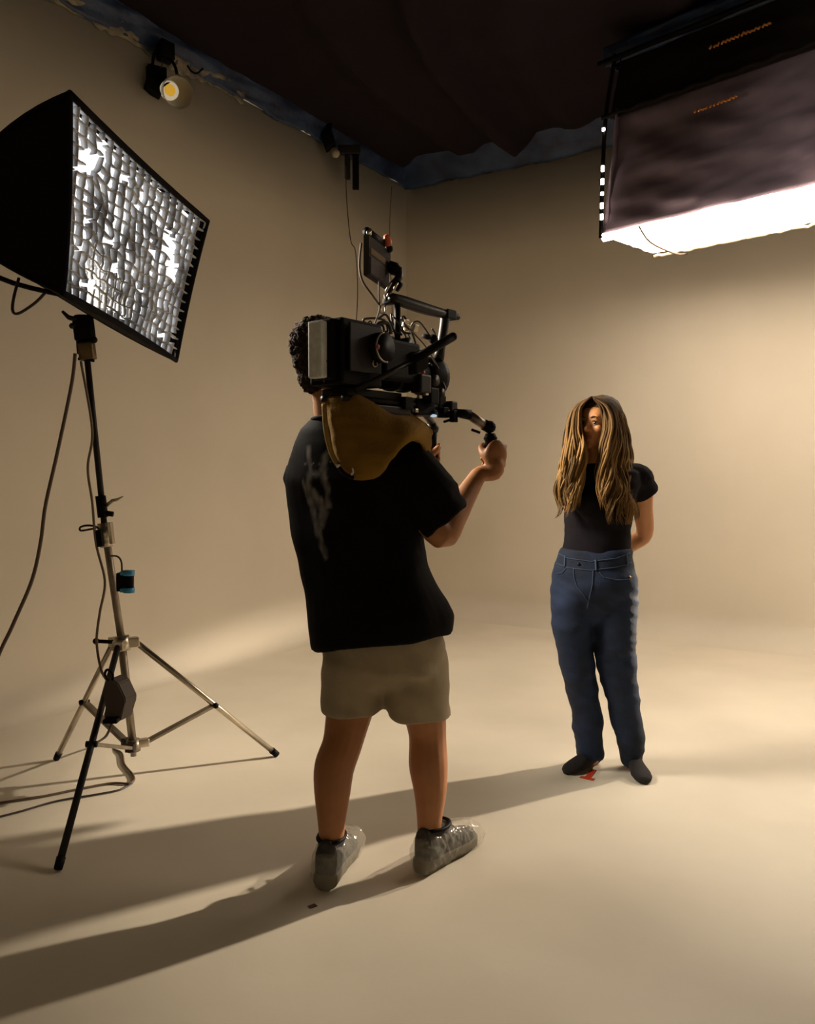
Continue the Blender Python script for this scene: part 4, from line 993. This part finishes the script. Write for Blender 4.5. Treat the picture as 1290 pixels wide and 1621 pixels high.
    o = slab('monitor_window', [p + fo for p in mq(.06, .30, .75, .46)], .002, mat('tan_panel', (.20, .145, .09), .8, spec=.1))  # plain tan band across the monitor face
    rod('monitor_hood', at(580, 366, 2.60), at(606, 386, 2.74), .013, M['black'])
    bm = BM(); cyl(bm, at(585, 372, 2.60), at(586, 362, 2.60), .006); sphere(bm, at(583, 368, 2.58), .007); obj('antenna', bm, M['steel'], root)
    bm = BM(); tube(bm, [at(611, 372, 2.72), at(614, 382, 2.73), at(615, 392, 2.74)], [.008, .013, .008], 10, k=3); obj('orange_knob', bm, M['orange'], root)
    bm = BM(); sphere(bm, at(616, 394, 2.74), .013, 2); obj('arm_ball', bm, M['black'], root)
    bx_c = at(624, 426, 2.74); bm = BM(); sphere(bm, bx_c, .021, 2); cyl(bm, at(615, 420, 2.74), at(628, 424, 2.74), .016); obj('arm_joint', bm, M['black'], root)
    bm = BM(); tube(bm, [at(630, 425, 2.74), at(631, 440, 2.73), at(622, 450, 2.72), at(613, 464, 2.72)], [.013, .013, .011, .010], 12, k=3); obj('monitor_arm', bm, M['dark'], root)
    bm = BM(); cyl(bm, at(626, 450, 2.72), at(634, 456, 2.72), .016); obj('arm_knob', bm, M['black'], root)
    for (x1, y1, x2, y2) in ((611, 461, 619, 447), (613, 470, 616, 464), (624, 458, 629, 447)):
        rod('arm_pin', at(x1, y1, 2.69), at(x2, y2, 2.69), .004, M['steel'])
    bm = BM(); cyl(bm, at(613, 466, 2.71), at(616, 482, 2.71), .013); box(bm, at(617, 477, 2.71), r * .018, f * .015, u * .010, .003); obj('arm_foot', bm, M['black'], root)
    bm = BM(); tube(bm, [at(602, 484, 2.66), at(609, 482, 2.66), at(610, 494, 2.66), at(603, 496, 2.66), at(602, 484, 2.66)], .0035, 6, k=2); obj('quick_link', bm, M['steel'], root)
    # cables
    cab('monitor_cable', [at(572, 385, 2.62), at(569, 420, 2.60), at(574, 445, 2.60), at(590, 468, 2.62), at(601, 484, 2.66)], .0035, M['cable'])
    cab('monitor_cable', [at(600, 440, 2.64), at(600, 465, 2.64), at(601, 488, 2.65), at(596, 505, 2.62), at(590, 520, 2.60)], .0028, M['cable'])
    cab('loop_cable', [at(560, 533, 2.58), at(566, 518, 2.57), at(580, 513, 2.57), at(592, 520, 2.57), at(590, 535, 2.57)], .0055, M['cable_black'])
    cab('loop_cable', [at(592, 520, 2.6), at(600, 512, 2.6), at(613, 512, 2.62), at(618, 524, 2.63), at(610, 534, 2.63)], .006, M['cable_black'])
    cab('loop_cable', [at(598, 505, 2.64), at(610, 498, 2.66), at(618, 510, 2.67), at(625, 525, 2.68), at(637, 530, 2.68)], .0035, M['cable_black'])
    cab('loop_cable', [at(622, 500, 2.68), at(634, 515, 2.68), at(640, 526, 2.7), at(650, 528, 2.7)], .003, M['cable_black'])
    cab('loop_cable', [at(636, 500, 2.7), at(640, 512, 2.7), at(648, 522, 2.7)], .003, M['cable'])
    cab('front_cable', [at(680, 575, 2.84), at(690, 590, 2.86), at(702, 608, 2.87), at(704, 618, 2.87), at(697, 628, 2.86), at(690, 634, 2.84)], .004, M['cable_black'])
    cab('front_cable', [at(684, 520, 2.86), at(689, 530, 2.87), at(688, 545, 2.86), at(676, 552, 2.84)], .003, M['cable_black'])
    cab('side_cable', [at(513, 605, 2.46), at(512, 585, 2.45), at(520, 568, 2.45), at(545, 555, 2.48), at(566, 548, 2.5)], .0028, M['cable_black'])
    rc = random.Random(4)
    for k in range(16):
        x0, y0 = rc.uniform(560, 650), rc.uniform(512, 545); Yk = 2.52 + (x0 - 500) / 200 * .4
        x1, y1 = x0 + rc.uniform(15, 60), rc.uniform(520, 600)
        cab('loose_cable', [at(x0, y0, Yk), at(x0 + rc.uniform(-6, 12), y0 - rc.uniform(4, 20), Yk - .02), at((x0 + x1) / 2 + rc.uniform(-8, 12), (y0 + y1) / 2 - rc.uniform(5, 20), Yk), at(x1, y1, Yk + .06)], rc.uniform(.0022, .0045), M['cable_black'] if k % 4 else M['cable'])
    for (x, y, Yk, rr) in ((650, 566, 2.70, .018), (683, 603, 2.84, .020), (672, 640, 2.82, .016), (640, 545, 2.72, .020), (693, 622, 2.86, .015), (665, 610, 2.78, .022)):
        bm = BM(); c_ = at(x, y, Yk); cyl(bm, c_ - r * .02, c_ + r * .02, rr, n=20); obj('side_knob', bm, M['dark'], root)
    # pieces seen through the front
    for (x, y) in ((664, 628), (674, 623), (658, 650)):
        bm = BM(); box(bm, at(x, y, 2.74), r * .006, f * .008, u * .006, .002); obj('metal_tab', bm, M['steel'], root, False)
    bm = BM(); ell(bm, at(686, 658, 2.82), (r * .012, f * .012, u * .005)); obj('level_light', bm, mat('pale_blue_light', (.5, .6, .65), .3, emit=(.6, .8, 1), estr=.5), root)
    bm = BM(); box(bm, at(690, 640, 2.88), f * .02, r * .03, u * .03, .006); obj('front_block', bm, M['black'], root, False)
    # right grip arm
    q = [at(692, 655, 2.84), at(712, 655, 2.84), at(730, 652, 2.84), at(745, 657, 2.85), at(770, 675, 2.86), at(777, 684, 2.87)]
    rod('rosette_arm', q[0], q[1], .014, M['dark'])
    bm = BM(); box(bm, at(702, 653, 2.83), r * .012, f * .014, u * .018, .003); box(bm, at(718, 659, 2.83), r * .010, f * .012, u * .020, .003); obj('arm_clamp', bm, M['black'], root, False)
    bm = BM(); cyl(bm, at(718, 653, 2.84), q[3], .013, .018); obj('rosette', bm, M['black'], root)
    rod('arm_lever', at(715, 664, 2.82), at(702, 668, 2.82), .0045, M['black'])
    rod('arm_tube', at(744, 658, 2.85), at(768, 674, 2.86), .0155, M['steel_dull'])
    bm = BM(); sphere(bm, at(775, 676, 2.87), .022, 2); cyl(bm, at(766, 672, 2.86), at(776, 678, 2.87), .019); obj('arm_elbow', bm, M['black'], root)
    rod('arm_lever', at(746, 680, 2.84), at(760, 685, 2.84), .0045, M['black'])
    gt, gb = at(776, 686, 2.87), at(778, 752, 2.87)
    bm = BM(); tube(bm, [gt, gt.lerp(gb, .12), gt.lerp(gb, .2), gt.lerp(gb, .6), gb], [.016, .024, .018, .019, .017], 20); o = obj('hand_grip', bm, M['black'], root); o['label'] = 'black rubber grip in the right hand'
    # left grip
    bm = BM(); sphere(bm, at(684, 678, 3.12), .026, 2); obj('arm_joint', bm, M['dark'], root)
    rod('rosette_arm', P(.585, -.06, 1.535), at(684, 670, 3.12), .013, M['dark'])
    bm = BM(); tube(bm, [at(684, 684, 3.12), at(684, 695, 3.12), at(683, 750, 3.12)], [.020, .017, .016], 20); o = obj('hand_grip', bm, M['black'], root); o['label'] = 'black rubber grip in the left hand'
rig()

# ------------------------------------------------------------------ mustard shoulder pad
def pad():
    top = [(512, 632, 2.56), (530, 622, 2.55), (560, 622, 2.54), (590, 636, 2.55), (615, 652, 2.58), (645, 658, 2.62), (672, 670, 2.68), (684, 690, 2.74)]
    bot = [(530, 728, 2.56), (545, 752, 2.53), (572, 760, 2.505), (600, 756, 2.50), (622, 728, 2.50), (645, 700, 2.52), (664, 704, 2.60), (681, 738, 2.70)]
    T = cr([at(*p) for p in top], 5); B = cr([at(*p) for p in bot], 5); n = len(T); rows = 16
    bm = BM(); G0 = []; G1 = []
    for i in range(n):
        c0, c1 = [], []
        for j in range(rows + 1):
            t = j / rows; p = T[i].lerp(B[i], t); e = math.sin(math.pi * min(1, max(0, t))) ** .5 * min(1, math.sin(math.pi * i / (n - 1)) * 3 + .15)
            th = .008 + .026 * e + .004 * noise.noise(p * 18)
            p = p + V((0, -.02, 0)) * e
            c0.append(bm.verts.new(p + V((0, -1, 0)) * th)); c1.append(bm.verts.new(p + V((0, 1, .1)) * th))
        G0.append(c0); G1.append(c1)
    for i in range(n - 1):
        for j in range(rows):
            bm.faces.new((G0[i][j], G0[i + 1][j], G0[i + 1][j + 1], G0[i][j + 1])); bm.faces.new((G1[i][j + 1], G1[i + 1][j + 1], G1[i + 1][j], G1[i][j]))
        bm.faces.new((G0[i][0], G1[i][0], G1[i + 1][0], G0[i + 1][0])); bm.faces.new((G0[i + 1][rows], G1[i + 1][rows], G1[i][rows], G0[i][rows]))
    for G_ in (0, n - 1):
        for j in range(rows): bm.faces.new((G0[G_][j], G0[G_][j + 1], G1[G_][j + 1], G1[G_][j]))
    # saddle: the roll lying over the shoulder under the camera
    tube(bm, [at(520, 640, 2.60), at(560, 640, 2.64), at(600, 655, 2.70), at(645, 675, 2.78), at(676, 690, 2.84)], [.03, .045, .05, .045, .03], 14, k=4)
    me = remesh(bm, .007, 3, .6)
    displace(me, lambda p, n: .005 * noise.noise(p * 14) + .003 * noise.noise(V((p.x * 12, p.y * 12, p.z * 45))))
    root = empty('shoulder_pad', at(590, 700, 2.6), 'mustard brown canvas sandbag pad draped on the shoulder under the film camera', 'pad')
    link('cushion', me, M['mustard'], root)
    bm = BM(); tube(bm, [at(513, 640, 2.52), at(516, 680, 2.50), at(524, 715, 2.50), at(534, 735, 2.49)], .008, 8, k=5); obj('piping', bm, mat('mustard_piping', (.30, .18, .04), .85), root)
    bm = BM(); cyl(bm, at(534, 733, 2.49), at(537, 739, 2.49), .008); obj('buckle', bm, M['steel'], root)
    bm = BM(); tube(bm, [at(556, 752, 2.47), at(559, 747, 2.465), at(558, 740, 2.465)], .003, 6, k=3); obj('pull_ring', bm, M['steel'], root)
    bm = BM(); tube(bm, [at(536, 738, 2.50), at(545, 750, 2.48), at(560, 757, 2.475)], .006, 6, k=3); obj('strap', bm, M['black'], root)
pad()
